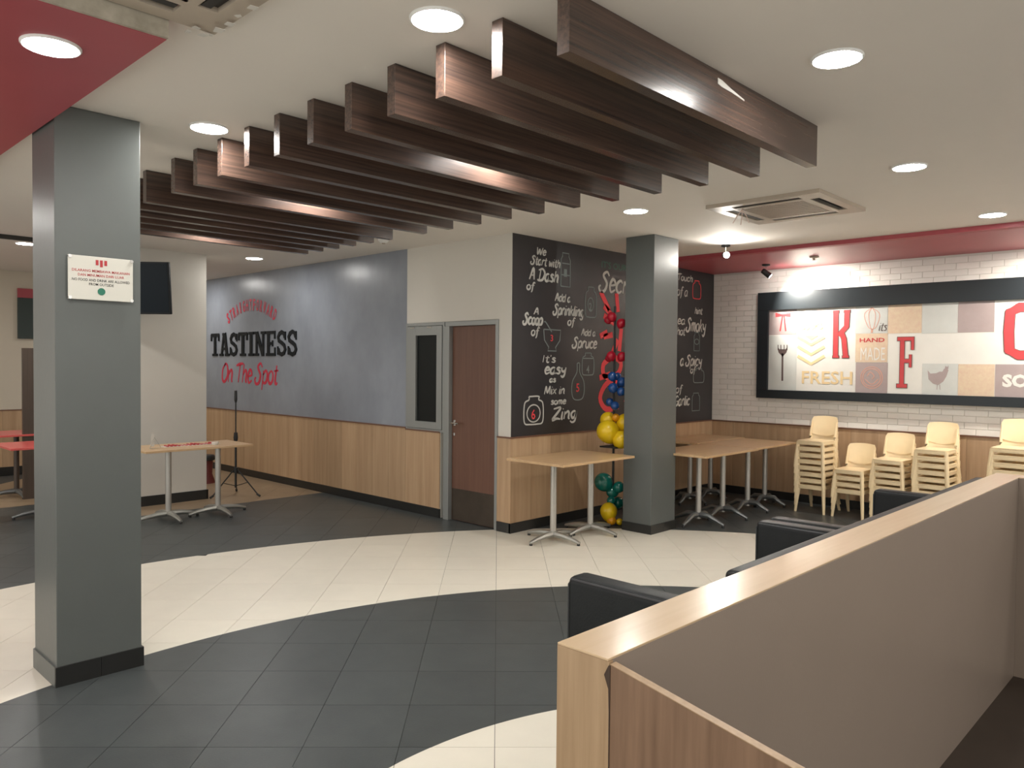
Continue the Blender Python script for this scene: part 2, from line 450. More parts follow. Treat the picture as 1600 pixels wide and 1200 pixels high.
# ------------------------------------------------------------------ ceiling beams
ords = ['nearest', 'second', 'third', 'fourth', 'fifth', 'sixth', 'seventh', 'eighth', 'ninth', 'tenth', 'eleventh', 'twelfth', 'thirteenth', 'fourteenth', 'fifteenth', 'sixteenth']
ys = [1.66+.3112*k for k in range(11)]+[5.215+.262*k for k in range(6)]
beams = []
for i, y in enumerate(ys):
    bm = boxes([(1.98, 3.965, 0, .055, 2.633, CEIL-.0005)])
    o = obj('ceiling_beam', bm, 'beam', None, bevel=.0012, seg=1); o.location = (0, y, 0)
    if i == 0: lab = 'dark walnut slat beam nearest the camera with a small pale scrape'
    elif i == 16: lab = 'dark walnut ceiling slat beam, farthest one of the row'
    elif i == 10: lab = 'dark walnut slat beam just before the wider gap, eleventh from the camera'
    elif i == 11: lab = 'dark walnut slat beam just after the wider gap, twelfth from the camera'
    else: lab = 'dark walnut ceiling slat beam, %s from the camera' % ords[i]
    tag(o, lab, 'beam', 'walnut slat beams under the ceiling'); beams.append(o)
bm = bmesh.new()
a, b = on_y(1122, 126, 1.6585), on_y(1163, 157, 1.6585)
pts = [a+(b-a)*t for t in (0, .15, .5, 1)]; wd_ = [.012, .014, .007, .003]
for k in range(3):
    q = []
    for p, ww in ((pts[k], wd_[k]), (pts[k+1], wd_[k+1])):
        q += [(p.x, p.z+ww), (p.x, p.z-ww)]
    prism(bm, [q[0], q[2], q[3], q[1]], 'y', -.002, 0)
o = obj('paint_scrape', bm, 'p_white', beams[0]); o['label'] = 'pale torn scrape on the walnut face'

# ------------------------------------------------------------------ columns
def column(name, x0, x1, y0, y1, label, bz, left_base):
    t = thing(name, label, 'column', ((x0+x1)/2, (y0+y1)/2, 0))
    hx, hy = (x1-x0)/2, (y1-y0)/2
    obj('shaft', boxes([(-hx, hx, -hy, hy, 0, CEIL-.001)]), 'column', t, bevel=.004, seg=2)
    for k in range(2):
        a, b = -hx+2*hx*k*.5, -hx+2*hx*(k+1)*.5
        obj('skirting_tile', boxes([(a+.001-(k == 0)*.009, b-.001+(k == 1)*.009, -hy-.010, -hy, 0, bz)]), 'base', t)
        obj('skirting_tile', boxes([(a+.001, b-.001, hy, hy+.01, 0, bz)]), 'base', t)
    o = obj('skirting_tile', boxes([(-hx-.009, -hx, -hy, hy, 0, bz)]), left_base, t)
    if left_base != 'base': o['label'] = 'grey painted skirting'
    obj('skirting_tile', boxes([(hx, hx+.009, -hy, hy, 0, bz)]), 'base', t)
    return t
column('square_column', 1.165, 1.565, 4.20, 4.565, 'large square grey column at left with a white notice plaque', .098, 'column')
column('square_column', 6.18, 6.60, 4.115, 4.44, 'square grey column in front of the black chalkboard wall, beside balloons', .085, 'base')
# ------------------------------------------------------------------ door and window
dr = bpy.data.objects.new('door_1', None); COL.objects.link(dr); dr['kind'] = 'structure'; dr.location = (XW, 5.6, 0)
def dobj(name, bx, m, par=dr, **k):
    off = (-XW, -5.6, 0)
    bm = boxes([(a+off[0], b+off[0], c+off[1], d+off[1], e, f) for a, b, c, d, e, f in bx])
    return obj(name, bm, m, par, **k)
dobj('door_frame', [(XW-.012, XW+.10, 5.252, 5.288, 0, 2.033), (XW-.012, XW+.10, 5.288, 6.02, 1.985, 2.033), (XW-.02, XW+.10, 5.95, 6.03, 0, 1.985)], 'frame', bevel=.003)
lf = dobj('door_leaf', [(XW+.03, XW+.07, 5.29, 5.948, .006, 1.983)], 'door', bevel=.002)
dobj('kick_plate', [(XW+.0275, XW+.03, 5.30, 5.94, .01, .33)], 'steel')
dobj('wall_lining', [(XW+.10, XW+.14, 5.25, 6.66, 0, 2.04)], 'darkpost')
bm = bmesh.new()
tube(bm, [(.03, .31, 1.0), (-.018, .31, 1.0), (-.022, .30, 1.0), (-.022, .20, 1.0)], .009, 8)
obj('door_handle', bm, 'chrome', dr, smooth=True)
dobj('handle_plate', [(XW+.024, XW+.03, 5.895, 5.925, .97, 1.03)], 'chrome', bevel=.003)
dobj('lock_cylinder', [(XW+.020, XW+.03, 5.898, 5.922, .868, .90)], 'chrome', bevel=.004)
wn = bpy.data.objects.new('window_1', None); COL.objects.link(wn); wn['kind'] = 'structure'; wn.location = (XW, 6.3, .9)
def wobj(name, bx, m, **k):
    bm = boxes([(a-XW, b-XW, c-6.3, d-6.3, e-.9, f-.9) for a, b, c, d, e, f in bx]); return obj(name, bm, m, wn, **k)
wobj('outer_frame', [(XW-.012, XW+.09, 6.03, 6.058, .89, 2.033), (XW-.012, XW+.09, 6.632, 6.66, .89, 2.033), (XW-.012, XW+.09, 6.058, 6.632, 2.0, 2.033), (XW-.012, XW+.09, 6.058, 6.632, .89, .915)], 'frame', bevel=.002)
wobj('sash_frame', [(XW-.022, XW+.05, 6.062, 6.143, .918, 1.996), (XW-.022, XW+.05, 6.486, 6.628, .918, 1.996), (XW-.022, XW+.05, 6.143, 6.486, 1.90, 1.996), (XW-.022, XW+.05, 6.143, 6.486, .918, .992)], 'frame', bevel=.002)
wobj('pane', [(XW+.005, XW+.011, 6.143, 6.486, .992, 1.90)], 'glass')
for yy in (6.22, 6.50): wobj('hinge', [(XW-.028, XW-.020, yy, yy+.07, 1.975, 1.99)], 'chrome')

# ------------------------------------------------------------------ lettering tools
GL = {
'a': (3.6, [[(3.1, 3.2), (2, 4), (.6, 3), (.4, 1), (1.4, 0), (2.6, .8), (3.1, 3.6), (3, 1), (3.6, 0)]]),
'b': (3.4, [[(.7, 6), (.6, .4)], [(.6, 2.4), (1.8, 4), (3.1, 2.8), (2.7, .6), (1.4, 0), (.6, .6)]]),
'c': (3.2, [[(3, 3.2), (2, 4), (.6, 3), (.4, 1.2), (1.6, 0), (3, .7)]]),
'd': (3.8, [[(3, 2.8), (1.8, 4), (.4, 2.4), (1, .2), (2.4, .5), (3, 2)], [(3.3, 6), (3, .8), (3.6, 0)]]),
'e': (3.2, [[(.5, 2), (2.7, 2.5), (2.3, 3.8), (1.2, 4), (.4, 2), (1.2, 0), (3, .8)]]),
'f': (2.8, [[(3.2, 5.5), (2.3, 6), (1.6, 4.8), (1.4, 0), (.9, -1.8)], [(.3, 3.6), (2.7, 3.8)]]),
'g': (3.4, [[(3, 3.2), (1.8, 4), (.5, 2.6), (1.2, .4), (2.5, 1), (3, 3.6), (2.8, -1), (1.4, -2), (.3, -1.2)]]),
'h': (3.5, [[(.8, 6), (.5, 0)], [(.6, 2.4), (2, 4), (2.8, 3), (2.7, .6), (3.3, 0)]]),
'i': (1.6, [[(.8, 4), (.7, .6), (1.3, 0)], [(.9, 5.2), (1.05, 5.6)]]),
'k': (3.2, [[(.8, 6), (.5, 0)], [(2.7, 4), (.7, 1.8)], [(1.3, 2.4), (3, 0)]]),
'l': (1.7, [[(1.1, 6), (.7, 1), (1.4, 0)]]),
'm': (4.8, [[(.5, 4), (.4, 0)], [(.5, 2.6), (1.6, 4), (2.2, 3), (2.1, 0)], [(2.1, 2.8), (3.2, 4), (3.9, 3), (3.8, .6), (4.4, 0)]]),
'n': (3.5, [[(.5, 4), (.4, 0)], [(.5, 2.4), (1.9, 4), (2.7, 3), (2.7, .6), (3.3, 0)]]),
'o': (3.4, [[(1.8, 4), (.5, 3), (.5, 1), (1.7, 0), (2.9, 1), (2.9, 3), (1.8, 4)]]),
'p': (3.4, [[(.6, 4), (.3, -2)], [(.5, 2.6), (1.8, 4), (3, 2.8), (2.6, .6), (1.3, .1), (.5, .8)]]),
'r': (2.7, [[(.6, 4), (.5, 0)], [(.6, 2.4), (1.6, 3.9), (2.6, 3.6)]]),
's': (2.9, [[(2.6, 3.4), (1.6, 4), (.7, 3.1), (2.4, 1.4), (1.7, .1), (.3, .5)]]),
't': (2.6, [[(1.4, 5.6), (1.1, 1), (1.8, 0), (2.5, .4)], [(.1, 3.9), (2.5, 4.1)]]),
'u': (3.6, [[(.5, 4), (.6, 1), (1.6, 0), (2.8, 1.4)], [(2.9, 4), (2.8, .8), (3.4, 0)]]),
'w': (4.2, [[(.3, 4), (.9, .2), (2, 2.8), (2.8, .2), (3.9, 4)]]),
'x': (3.2, [[(.4, 4), (2.9, 0)], [(2.8, 4), (.3, 0)]]),
'y': (3.4, [[(.5, 4), (.7, 2), (1.8, 1.4), (2.8, 2.6)], [(3, 4), (2.5, -.8), (1.4, -2), (.3, -1.2)]]),
'z': (3.2, [[(.5, 3.9), (2.7, 4), (.5, .1), (3, .2)]]),
'S': (4.2, [[(3.8, 5.0), (2.6, 6.2), (1.1, 5.0), (3.0, 2.6), (2.4, .2), (.6, -.2), (-.3, 1.1), (.4, 1.8)]]),
'D': (4.6, [[(1.2, 6), (.9, 0)], [(-.2, 5.4), (2.4, 6.2), (4.3, 3.8), (3.1, .5), (.4, 0), (-.2, .6)]]),
'A': (3.8, [[(0, 0), (1.9, 6), (3.2, 0)], [(.5, 2.2), (3, 2.4)]]),
'O': (4.4, [[(2.2, 6), (.5, 4.2), (.6, 1), (2.2, 0), (4, 2), (3.6, 5), (2.2, 6), (1.2, 5.2)]]),
'T': (4.0, [[(-.2, 5.4), (2, 5.9), (4.3, 6.1)], [(2.3, 5.8), (1.8, 0)]]),
'Z': (4.2, [[(.3, 5.6), (3.8, 6), (.3, .1), (2.4, .5), (4.2, .1)]]),
'W': (5.2, [[(.2, 6), (1, .1), (2.5, 4.5), (3.5, .1), (5, 6)]]),
'G': (4.2, [[(3.8, 5), (2.4, 6), (.6, 4), (.7, 1), (2.2, 0), (3.6, 1), (3.7, 2.6), (2.2, 2.6)]]), 'C': (3.8, [[(3.8, 5), (2.4, 6), (.6, 4), (.6, 1.2), (2.2, 0), (3.9, .8)]]),
'I': (2, [[(1, 6), (.8, 0)]]), 'M': (5, [[(.2, 0), (.9, 6), (2.4, 1), (4, 6), (4.4, 0)]]),
"'": (1.2, [[(.8, 6.2), (.5, 5)]]), ' ': (2, []),
}
def cat(pts, n=5):
    if len(pts) < 3: return [Vector((*p, 0)) for p in pts]
    P = [Vector((*p, 0)) for p in pts]; P = [2*P[0]-P[1]]+P+[2*P[-1]-P[-2]]; out = []
    for i in range(1, len(P)-2):
        for k in range(n):
            t = k/n; out.append(.5*((2*P[i])+(P[i+1]-P[i-1])*t+(2*P[i-1]-5*P[i]+4*P[i+1]-P[i+2])*t*t+(3*P[i]-P[i-1]-3*P[i+1]+P[i+2])*t**3))
    out.append(P[-2]); return out
def strip(bm, pts, w, F, depth=.002, ends=None):
    """flat stroke through 2-D points, laid on the wall frame F = (origin, U, V, N)"""
    O, U, V, N = F
    L = []; R = []
    for i, p in enumerate(pts):
        d = pts[min(i+1, len(pts)-1)]-pts[max(i-1, 0)]
        if d.length < 1e-9: d = Vector((1, 0, 0))
        d.normalize(); n = Vector((-d.y, d.x, 0))
        ww = w*(1 if ends is None else ends(i/(max(1, len(pts)-1))))
        L.append(p+n*ww/2); R.append(p-n*ww/2)
    def q(p, h): return bm.verts.new(O+U*p.x+V*p.y+N*h)
    Lt = [q(p, depth) for p in L]; Rt = [q(p, depth) for p in R]; Lb = [q(p, 0) for p in L]; Rb = [q(p, 0) for p in R]
    for i in range(len(pts)-1):
        bm.faces.new((Lt[i], Rt[i], Rt[i+1], Lt[i+1])); bm.faces.new((Lb[i], Lt[i], Lt[i+1], Lb[i+1])); bm.faces.new((Rt[i], Rb[i], Rb[i+1], Rt[i+1]))
    bm.faces.new((Lb[0], Rb[0], Rt[0], Lt[0])); bm.faces.new((Lt[-1], Rt[-1], Rb[-1], Lb[-1]))
def poly(bm, pts, F, depth=.002):
    O, U, V, N = F
    A = [bm.verts.new(O+U*p[0]+V*p[1]+N*depth) for p in pts]; B = [bm.verts.new(O+U*p[0]+V*p[1]) for p in pts]
    bm.faces.new(A); n = len(pts)
    for i in range(n): bm.faces.new((A[i], B[i], B[(i+1) % n], A[(i+1) % n]))
def script(bm, text, F, x, y, h, w, width=None, slant=.18, rise=0, thick=None):
    """handwritten text; h = height of 6 units; width = fitted total"""
    tot = sum(GL[c][0] for c in text); k = h/6; kx = k if width is None else width/tot
    cx = 0; n = len(text)
    for c in text:
        wd, st = GL[c]
        for s in st:
            pts = cat(s)
            pts = [Vector((x+(cx+p.x)*kx+p.y*k*slant, y+p.y*k+rise*(cx+p.x)*kx, 0)) for p in pts]
            strip(bm, pts, thick or w, F, ends=lambda t: .65+.6*math.sin(PI*t))
        cx += wd
FX = lambda X, lift=0: (Vector((X-lift, 0, 0)), Vector((0, -1, 0)), Vector((0, 0, 1)), Vector((-1, 0, 0)))   # wall facing -x, u = -y
FY = lambda Y, lift=0: (Vector((0, Y-lift, 0)), Vector((1, 0, 0)), Vector((0, 0, 1)), Vector((0, -1, 0)))    # wall facing -y, u = x
def UX(px, py, X): p = on_x(px, py, X); return -p.y, p.z
def UY(px, py, Y): p = on_y(px, py, Y); return p.x, p.z
V2 = lambda *a: [Vector((p[0], p[1], 0)) for p in a]
SLAB = {
'T': [([(.04, .93), (.96, .93)], .14), ([(.5, 0), (.5, 1)], .26), ([(.2, .055), (.8, .055)], .11), ([(.07, .66), (.07, .95)], .13), ([(.93, .66), (.93, .95)], .13)],
'A': [([(.2, .02), (.46, 1)], .17), ([(.54, 1), (.80, .02)], .24), ([(.3, .32), (.7, .32)], .11), ([(-.02, .055), (.40, .055)], .11), ([(.58, .055), (1.04, .055)], .11), ([(.3, .945), (.62, .945)], .11)],
'S': [([(.86, .62), (.86, .95)], .1), ([(.82, .72), (.74, .88), (.5, .94), (.28, .88), (.15, .74), (.22, .60), (.5, .52), (.76, .42), (.86, .26), (.74, .12), (.5, .06), (.26, .12), (.16, .28)], .2), ([(.12, .05), (.12, .38)], .1)],
'I': [([(.5, 0), (.5, 1)], .40), ([(.08, .055), (.92, .055)], .11), ([(.08, .945), (.92, .945)], .11)],
'N': [([(.2, 0), (.2, 1)], .15), ([(.8, 0), (.8, 1)], .15), ([(.22, .96), (.78, .04)], .22), ([(0, .055), (.4, .055)], .11), ([(0, .945), (.34, .945)], .11), ([(.6, .945), (1, .945)], .11)],
'E': [([(.24, 0), (.24, 1)], .24), ([(.02, .06), (.94, .06)], .12), ([(.02, .94), (.92, .94)], .12), ([(.24, .5), (.66, .5)], .12), ([(.88, .06), (.88, .34)], .11), ([(.86, .68), (.86, .94)], .11), ([(.66, .38), (.66, .62)], .09)],
'K': [([(.20, 0), (.18, 1)], .28), ([(.84, 1), (.82, .66), (.36, .47)], .28), ([(.50, .56), (.68, .40), (.80, 0)], .28), ([(.03, .02), (.40, .02)], .04), ([(.02, .98), (.36, .98)], .04), ([(.66, .98), (1.0, .98)], .04), ([(.60, .02), (.98, .02)], .04)],
'F': [([(.34, 0), (.34, 1)], .22), ([(.08, .97), (.95, .97)], .07), ([(.34, .53), (.80, .53)], .07), ([(.88, .75), (.88, .99)], .14), ([(.78, .40), (.78, .66)], .12), ([(.08, .03), (.62, .03)], .07)],
'C': [([(.80, .66), (.80, .86), (.66, .955), (.32, .955), (.14, .86), (.12, .5), (.14, .14), (.32, .045), (.66, .045), (.80, .14), (.80, .36)], .20), ([(.72, .66), (.93, .66)], .06), ([(.72, .36), (.93, .36)], .06)],
}
def slab(bm, ch, F, x, y, w, h, depth=.004, grow=0):
    base = depth
    for kk, (pts, t) in enumerate(SLAB[ch]):
        depth = base+kk*.00016
        p = [Vector((x+q[0]*w, y+q[1]*h, 0)) for q in pts]
        horiz = abs(pts[0][1]-pts[-1][1]) < .03 and len(pts) == 2
        if horiz and grow: e = Vector((grow, 0, 0)); p[0] -= e*.5; p[-1] += e*.5
        strip(bm, p, (t*h if horiz else t*w)+grow, F, depth)
        if len(p) > 2:
            for q in p[1:-1]:
                r = (t*w+grow)/2; poly(bm, [(q.x+r*math.cos(2*PI*k/8), q.y+r*math.sin(2*PI*k/8)) for k in range(8)], F, depth-.00008+.00001*len(bm.verts)/60)
def block(text, F, x, y, h, m, parent, name, width=None, bold=0.0, center=False, depth=.001):
    """plain lettering in the built-in sans face"""
    cu = bpy.data.curves.new('t', 'FONT'); cu.body = text; cu.size = 1; cu.offset = bold; cu.resolution_u = 2; cu.extrude = 0
    to = bpy.data.objects.new('t', cu); COL.objects.link(to); bpy.context.view_layer.update()
    me = bpy.data.meshes.new_from_object(to.evaluated_get(bpy.context.evaluated_depsgraph_get()))
    bpy.data.objects.remove(to); bpy.data.curves.remove(cu)
    xs = [v.co.x for v in me.vertices]; ysv = [v.co.y for v in me.vertices]
    if not xs: return None
    sx = sy = h/.70
    if width: sx = width/(max(xs)-min(xs))
    ox = min(xs) if not center else (min(xs)+max(xs))/2
    O, U, V, N = F
    for v in me.vertices: v.co = O+U*(x+(v.co.x-ox)*sx)+V*(y+v.co.y*sy)+N*depth
    me.materials.append(M[m]); me.name = name
    o = bpy.data.objects.new(name, me); COL.objects.link(o); o.parent = parent
    return o

# ------------------------------------------------------------------ slogan on the grey wall
F = FX(XW, .001)
sl = thing('wall_slogan', 'red and black slogan lettering on the silver grey wall', 'sign', (0, 0, 0))
l0 = UX(330, 556, XW); l1 = UX(466, 551, XW)
txt = 'TASTINESS'; wid = [1, 1.05, .92, 1, .62, 1.1, .98, .92, .92]; tot = sum(wid)
x = l0[0]; W = l1[0]-l0[0]
zb = l0[1]; ht = UX(400, 517, XW)[1]-UX(400, 554, XW)[1]
for c, ww in zip(txt, wid):
    bm = bmesh.new(); cw = W*ww/tot
    slab(bm, c, F, x+cw*.02, zb-.005, cw*.95, ht*1.03, .012); obj('letter', bm, 'slogb', sl); x += cw
# the arched line
ca = UX(393, 505, XW); ctr = (UX(393, 530, XW)[0], UX(393, 560, XW)[1]); xr = UX(430, 500, XW)[0]; xl = UX(357, 505, XW)[0]
half = (xr-xl)/2; xm = (xr+xl)/2
ztop = UX(393, 476, XW)[1]; zend = UX(360, 497, XW)[1]; sag = ztop-zend
R = (half**2+sag**2)/(2*sag); zc = ztop-R; amax = math.asin(min(1, half/R))
txt = 'STRAIGHTFORWARD'
for k, c in enumerate(txt):
    a = -amax+2*amax*k/(len(txt)-1)
    O, U, V, N = F
    U2 = U*math.cos(a)-V*math.sin(a); Vv = U*math.sin(a)+V*math.cos(a)
    P0 = O+U*(xm+R*math.sin(a))+V*(zc+R*math.cos(a))
    block(c, (P0, U2, Vv, N), 0, -.075, .150, 'slogr', sl, 'arched_letter', width=2*half/len(txt)*.74 if c != 'I' else .03, bold=.035, center=True, depth=.004)
a = UX(346, 595, XW); b = UX(441, 590, XW)
tx = 'On The Spot'; tw = sum(GL[c][0] for c in tx); x = a[0]; kx = (b[0]-a[0])*.93/tw
for c in tx:
    if c != ' ':
        bm = bmesh.new(); script(bm, c, F, x, a[1]-.01, .265, .036, width=GL[c][0]*kx, slant=.16)
        o = obj('script_letter', bm, 'slogr', sl); o['label'] = 'red handwritten letter'
    x += GL[c][0]*kx

# ------------------------------------------------------------------ chalkboard wall
F = FY(5.08, .001)
cb = thing('chalkboard_mural', 'white hand lettering and jar drawings on the black chalkboard wall', 'mural', (0, 0, 0))
def cw(text, px, py, w, hpx, thick=.014, m='chalkw', rise=0):
    a = UY(px, py, 5.08); b = UY(px+w, py, 5.08); c = UY(px, py-hpx, 5.08)
    bm = bmesh.new(); script(bm, text, F, a[0], a[1], c[1]-a[1], thick, width=b[0]-a[0], rise=rise)
    o = obj('chalk_lettering', bm, m, cb); return o
for a in (("We", 838, 397, 15, 11), ("Start with", 829, 412, 46, 13), ("A Dash", 827, 436, 45, 18, .02), ("of", 822, 452, 12, 12),
          ("Add a", 867, 470, 24, 12), ("Sprinkling", 864, 491, 47, 16, .018), ("of", 886, 508, 11, 12),
          ("A", 834, 491, 8, 10), ("Scoop", 817, 506, 30, 17, .02), ("of", 829, 524, 12, 13),
          ("Add a", 908, 524, 22, 10), ("Spruce", 894, 543, 38, 16, .018), ("It's", 846, 566, 22, 11), ("easy", 850, 584, 34, 15, .02), ("as", 858, 597, 10, 8),
          ("Mix in", 850, 616, 32, 12), ("some", 860, 632, 24, 9), ("Zing", 862, 656, 38, 18, .022), ("Secret", 936, 454, 62, 30, .028),
          ("Touch", 1058, 437, 24, 10), ("of a", 1057, 461, 17, 14), ("ea", 1058, 506, 12, 12), ("Smoky", 1072, 517, 30, 20, .022), ("hot", 1057, 523, 13, 12),
          ("a Spicy", 1062, 571, 34, 16, .02), ("of", 1078, 583, 8, 10), ("of", 1055, 614, 10, 12), ("Garlic", 1053, 634, 24, 15, .02), ("hint", 1085, 490, 12, 10)):
    cw(*a)
o = block("IT'S OUR", F, UY(940, 418, 5.08)[0], UY(940, 418, 5.08)[1], .07, 'chalkgr', cb, 'green_lettering', width=.45)
def outline(pts, px0, py0, w, h, m='chalkg', t=.011, closed=True, smooth=True):
    """drawing in a 0..1 box mapped to the wall"""
    bl = UY(px0, py0+h, 5.08); tr = UY(px0+w, py0, 5.08)
    q = [(bl[0]+(tr[0]-bl[0])*x, bl[1]+(tr[1]-bl[1])*y) for x, y in pts]
    if closed: q = q+[q[0]]
    bm = bmesh.new(); strip(bm, cat(q, 4) if smooth else V2(*q), t, F); return bm
def join(name, lst, m):
    bm = bmesh.new()
    for b in lst:
        me = bpy.data.meshes.new('x'); b.to_mesh(me); b.free(); bm.from_mesh(me); bpy.data.meshes.remove(me)
    return obj(name, bm, m, cb)
jar = [(.25, 1), (.75, 1), (.75, .88), (.95, .78), (1, .4), (.95, .05), (.7, 0), (.3, 0), (.05, .05), (0, .4), (.05, .78), (.25, .88)]
rect = [(0, 0), (1, 0), (1, .8), (.85, .9), (.85, 1), (.15, 1), (.15, .9), (0, .8)]
bott = [(.4, 1), (.6, 1), (.62, .75), (.95, .5), (1, .2), (.8, 0), (.2, 0), (0, .2), (.05, .5), (.38, .75)]
circ = [(.5+.5*math.cos(2*PI*k/12), .5+.5*math.sin(2*PI*k/12)) for k in range(12)]
bowl = [(0, .7), (1, .7), (.95, .35), (.7, .12), (.75, 0), (.25, 0), (.3, .12), (.05, .35)]
dash = [(0, .5), (1, .5)]
join('chalk_drawing', [outline(rect, 876, 397, 15, 50, smooth=False), outline(dash, 878, 395, 12, 34, closed=False), outline(dash, 877, 420, 13, 20, closed=False)], 'chalkg')
join('chalk_drawing', [outline(jar, 914, 450, 18, 45), outline(circ, 918, 466, 9, 20)], 'chalkg')
join('chalk_drawing', [outline(bowl, 849, 502, 27, 46, smooth=False), outline([(0, 1), (.2, 1), (1, 0)], 850, 504, 12, 14, closed=False)], 'chalkg')
join('chalk_drawing', [outline(jar, 909, 552, 19, 34), outline(dash, 910, 558, 17, 4, closed=False)], 'chalkg')
join('chalk_drawing', [outline(bott, 893, 568, 20, 56)], 'chalkg')
join('chalk_drawing', [outline(jar, 818, 619, 31, 45, t=.014), outline(circ, 823, 632, 21, 28, t=.012)], 'chalkw')
join('chalk_drawing', [outline(rect, 1084, 520, 9, 28, smooth=False), outline(circ, 1085, 530, 7, 8)], 'chalkg')
join('chalk_drawing', [outline(jar, 1083, 576, 17, 22)], 'chalkg')
join('chalk_drawing', [outline(rect, 1081, 614, 12, 28, smooth=False)], 'chalkg')
join('chalk_drawing', [outline(jar, 1082, 440, 13, 26)], 'chalkr')
def num(ch, px, py, h, m='chalkr'):
    a = UY(px, py, 5.08); c = UY(px, py-h, 5.08); block(ch, F, a[0], a[1], c[1]-a[1], m, cb, 'chalk_numeral', width=(c[1]-a[1])*.6, bold=.01)
num('3', 860, 533, 10); num('6', 830, 655, 15); num('5', 900, 612, 13); num('1', 881, 432, 12, 'chalkg'); num('2', 920, 485, 12, 'chalkg'); num('4', 916, 583, 12, 'chalkg')
red = []
for pts in ([(.0, 1), (.25, .85)], [(.45, 1), (.5, .84)], [(.1, .88), (.35, .8)], [(.9, .99), (.85, .70)], [(1, .99), (.95, .70)], [(.2, .66), (.0, .62)], [(.1, .62), (.35, .64)],
            [(.5, .6), (.3, .45), (.1, .38), (.15, .28), (.5, .3), (.6, .4), (.35, .46)], [(.95, .62), (.85, .45), (1, .3)], [(.0, .27), (.3, .3)],
            [(.55, .25), (.2, .22), (.02, .1), (.2, 0), (.55, .02)], [(.8, .25), (.9, .12), (1, 0)], [(.6, .7), (.55, .5)], [(.1, .80), (.4, .74)], [(.9, .25), (.75, .05)]):
    red.append(outline(pts, 936, 462, 56, 178, closed=False, t=.062))
o = join('red_lettering', red, 'chalkr'); o['label'] = 'big red brush lettering behind the balloons'

# ------------------------------------------------------------------ plaque on the left column
pl = thing('notice_plaque', 'white notice plaque with red and black text on the left column', 'sign', (1.368, 4.19, 2.01))
def pobj(name, bx, m, **k): return obj(name, boxes(bx), m, pl, **k)
bm = bmesh.new(); prism(bm, [(-.151, .108), (-.151, -.108), (.151, -.108), (.151, .108)], 'y', -.012, -.005); obj('board', bm, 'sign', pl, bevel=.0015, seg=1)
for sx in (-1, 1):
    for sz in (-1, 1):
        bm = bmesh.new(); tube(bm, [(sx*.143, .0, sz*.100), (sx*.143, -.018, sz*.100)], .0085, 12); obj('standoff', bm, 'chrome', pl)
bm = bmesh.new()
Fp = (Vector((0, -.0125, 0)), Vector((1, 0, 0)), Vector((0, 0, 1)), Vector((0, -1, 0)))
for i, (t, zz, w_, c) in enumerate((('DILARANG MEMBAWA MAKANAN', .030, .268, 'redink'), ('DAN MINUMAN DARI LUAR', .008, .215, 'redink'), ('NO FOOD AND DRINK ARE ALLOWED', -.016, .268, 'blackink'), ('FROM OUTSIDE', -.036, .115, 'blackink'))):
    block(t, Fp, 0, zz, .0125, c, pl, 'notice_text', width=w_, bold=.012, center=True, depth=.0005)
bm.free(); bm = bmesh.new()
for xx, zt in ((-.02, .066), (0, .058), (.02, .066)): poly(bm, [(xx-.0065, zt), (xx+.0065, zt), (xx+.0065, .092), (xx-.0065, .092)], Fp, .0007)
obj('emblem', bm, 'redink', pl)
bm = bmesh.new(); poly(bm, [(.018*math.cos(2*PI*k/20), -.064+.018*math.sin(2*PI*k/20)) for k in range(20)], Fp, .0007); obj('green_seal', bm, 'greenink', pl)

# ------------------------------------------------------------------ framed poster
XP = 8.955
fp = thing('framed_poster', 'long black framed patchwork poster with big red letters on the white brick wall', 'poster', (9.0, 2.5, 1.86))
def fobj(name, bx, m, par=fp, **k):
    return obj(name, boxes([(a-9.0, b-9.0, c-2.5, d-2.5, e-1.86, f-1.86) for a, b, c, d, e, f in bx]), m, par, **k)
tl = on_x(1183, 457, 8.93); YL = 4.44; YR = .50; ZB, ZT = 1.222, 2.505
il = on_x(1202, 484, XP); ib = on_x(1202, 608, XP)
IL, IR, IB, IT = il.y, YR+.15, on_x(1203, 609, XP).z, on_x(1203, 485, XP).z
fobj('picture_frame', [(8.93, 8.997, YR, YL, IT, ZT), (8.93, 8.997, YR, YL, ZB, IB), (8.93, 8.997, IL, YL, IB, IT), (8.93, 8.997, YR, IR, IB, IT)], 'pframe', bevel=.003)
fobj('poster_board', [(8.96, 8.99, IR-.002, IL+.002, IB-.002, IT+.002)], 'p_white')
off = Vector((-9.0, -2.5, -1.86))
Fo = (Vector((XP+.0045, 0, 0))+off, Vector((0, -1, 0)), Vector((0, 0, 1)), Vector((-1, 0, 0)))
def PU(u, v):  # crop coordinates of the poster to wall coordinates
    p = on_x(1100+.3125*u, 280+.3125*v, XP); return -p.y, p.z
def patch(u0, u1, v0, v1, m, top=False, bot=False):
    mid = (v0+v1)/2
    x0 = max(PU(u0, mid)[0], -IL); x1 = min(PU(u1, mid)[0], -IR); z1 = IT if top else PU((u0+u1)/2, v0)[1]; z0 = IB if bot else PU((u0+u1)/2, v1)[1]
    bm = bmesh.new(); poly(bm, [(x0, z0), (x1, z0), (x1, z1), (x0, z1)], Fo, .0012); return obj('print_patch', bm, m, fp)
patch(323, 462, 650, 778, 'p_mauve', top=True)
patch(323, 462, 782, 1050, 'p_grey', bot=True)
patch(757, 917, 625, 770, 'p_grey', top=True)
patch(757, 917, 772, 915, 'p_tan')
patch(757, 917, 917, 1060, 'p_mauve', bot=True)
patch(920, 1088, 620, 770, 'p_tan', top=True)
patch(1090, 1268, 615, 770, 'p_grey', top=True)
patch(1270, 1452, 605, 765, 'p_mauve', top=True)
patch(1090, 1268, 922, 1072, 'p_grey', bot=True)
patch(1270, 1452, 925, 1080, 'p_tan', bot=True)
patch(1455, 2400, 928, 1085, 'p_mauve', bot=True)
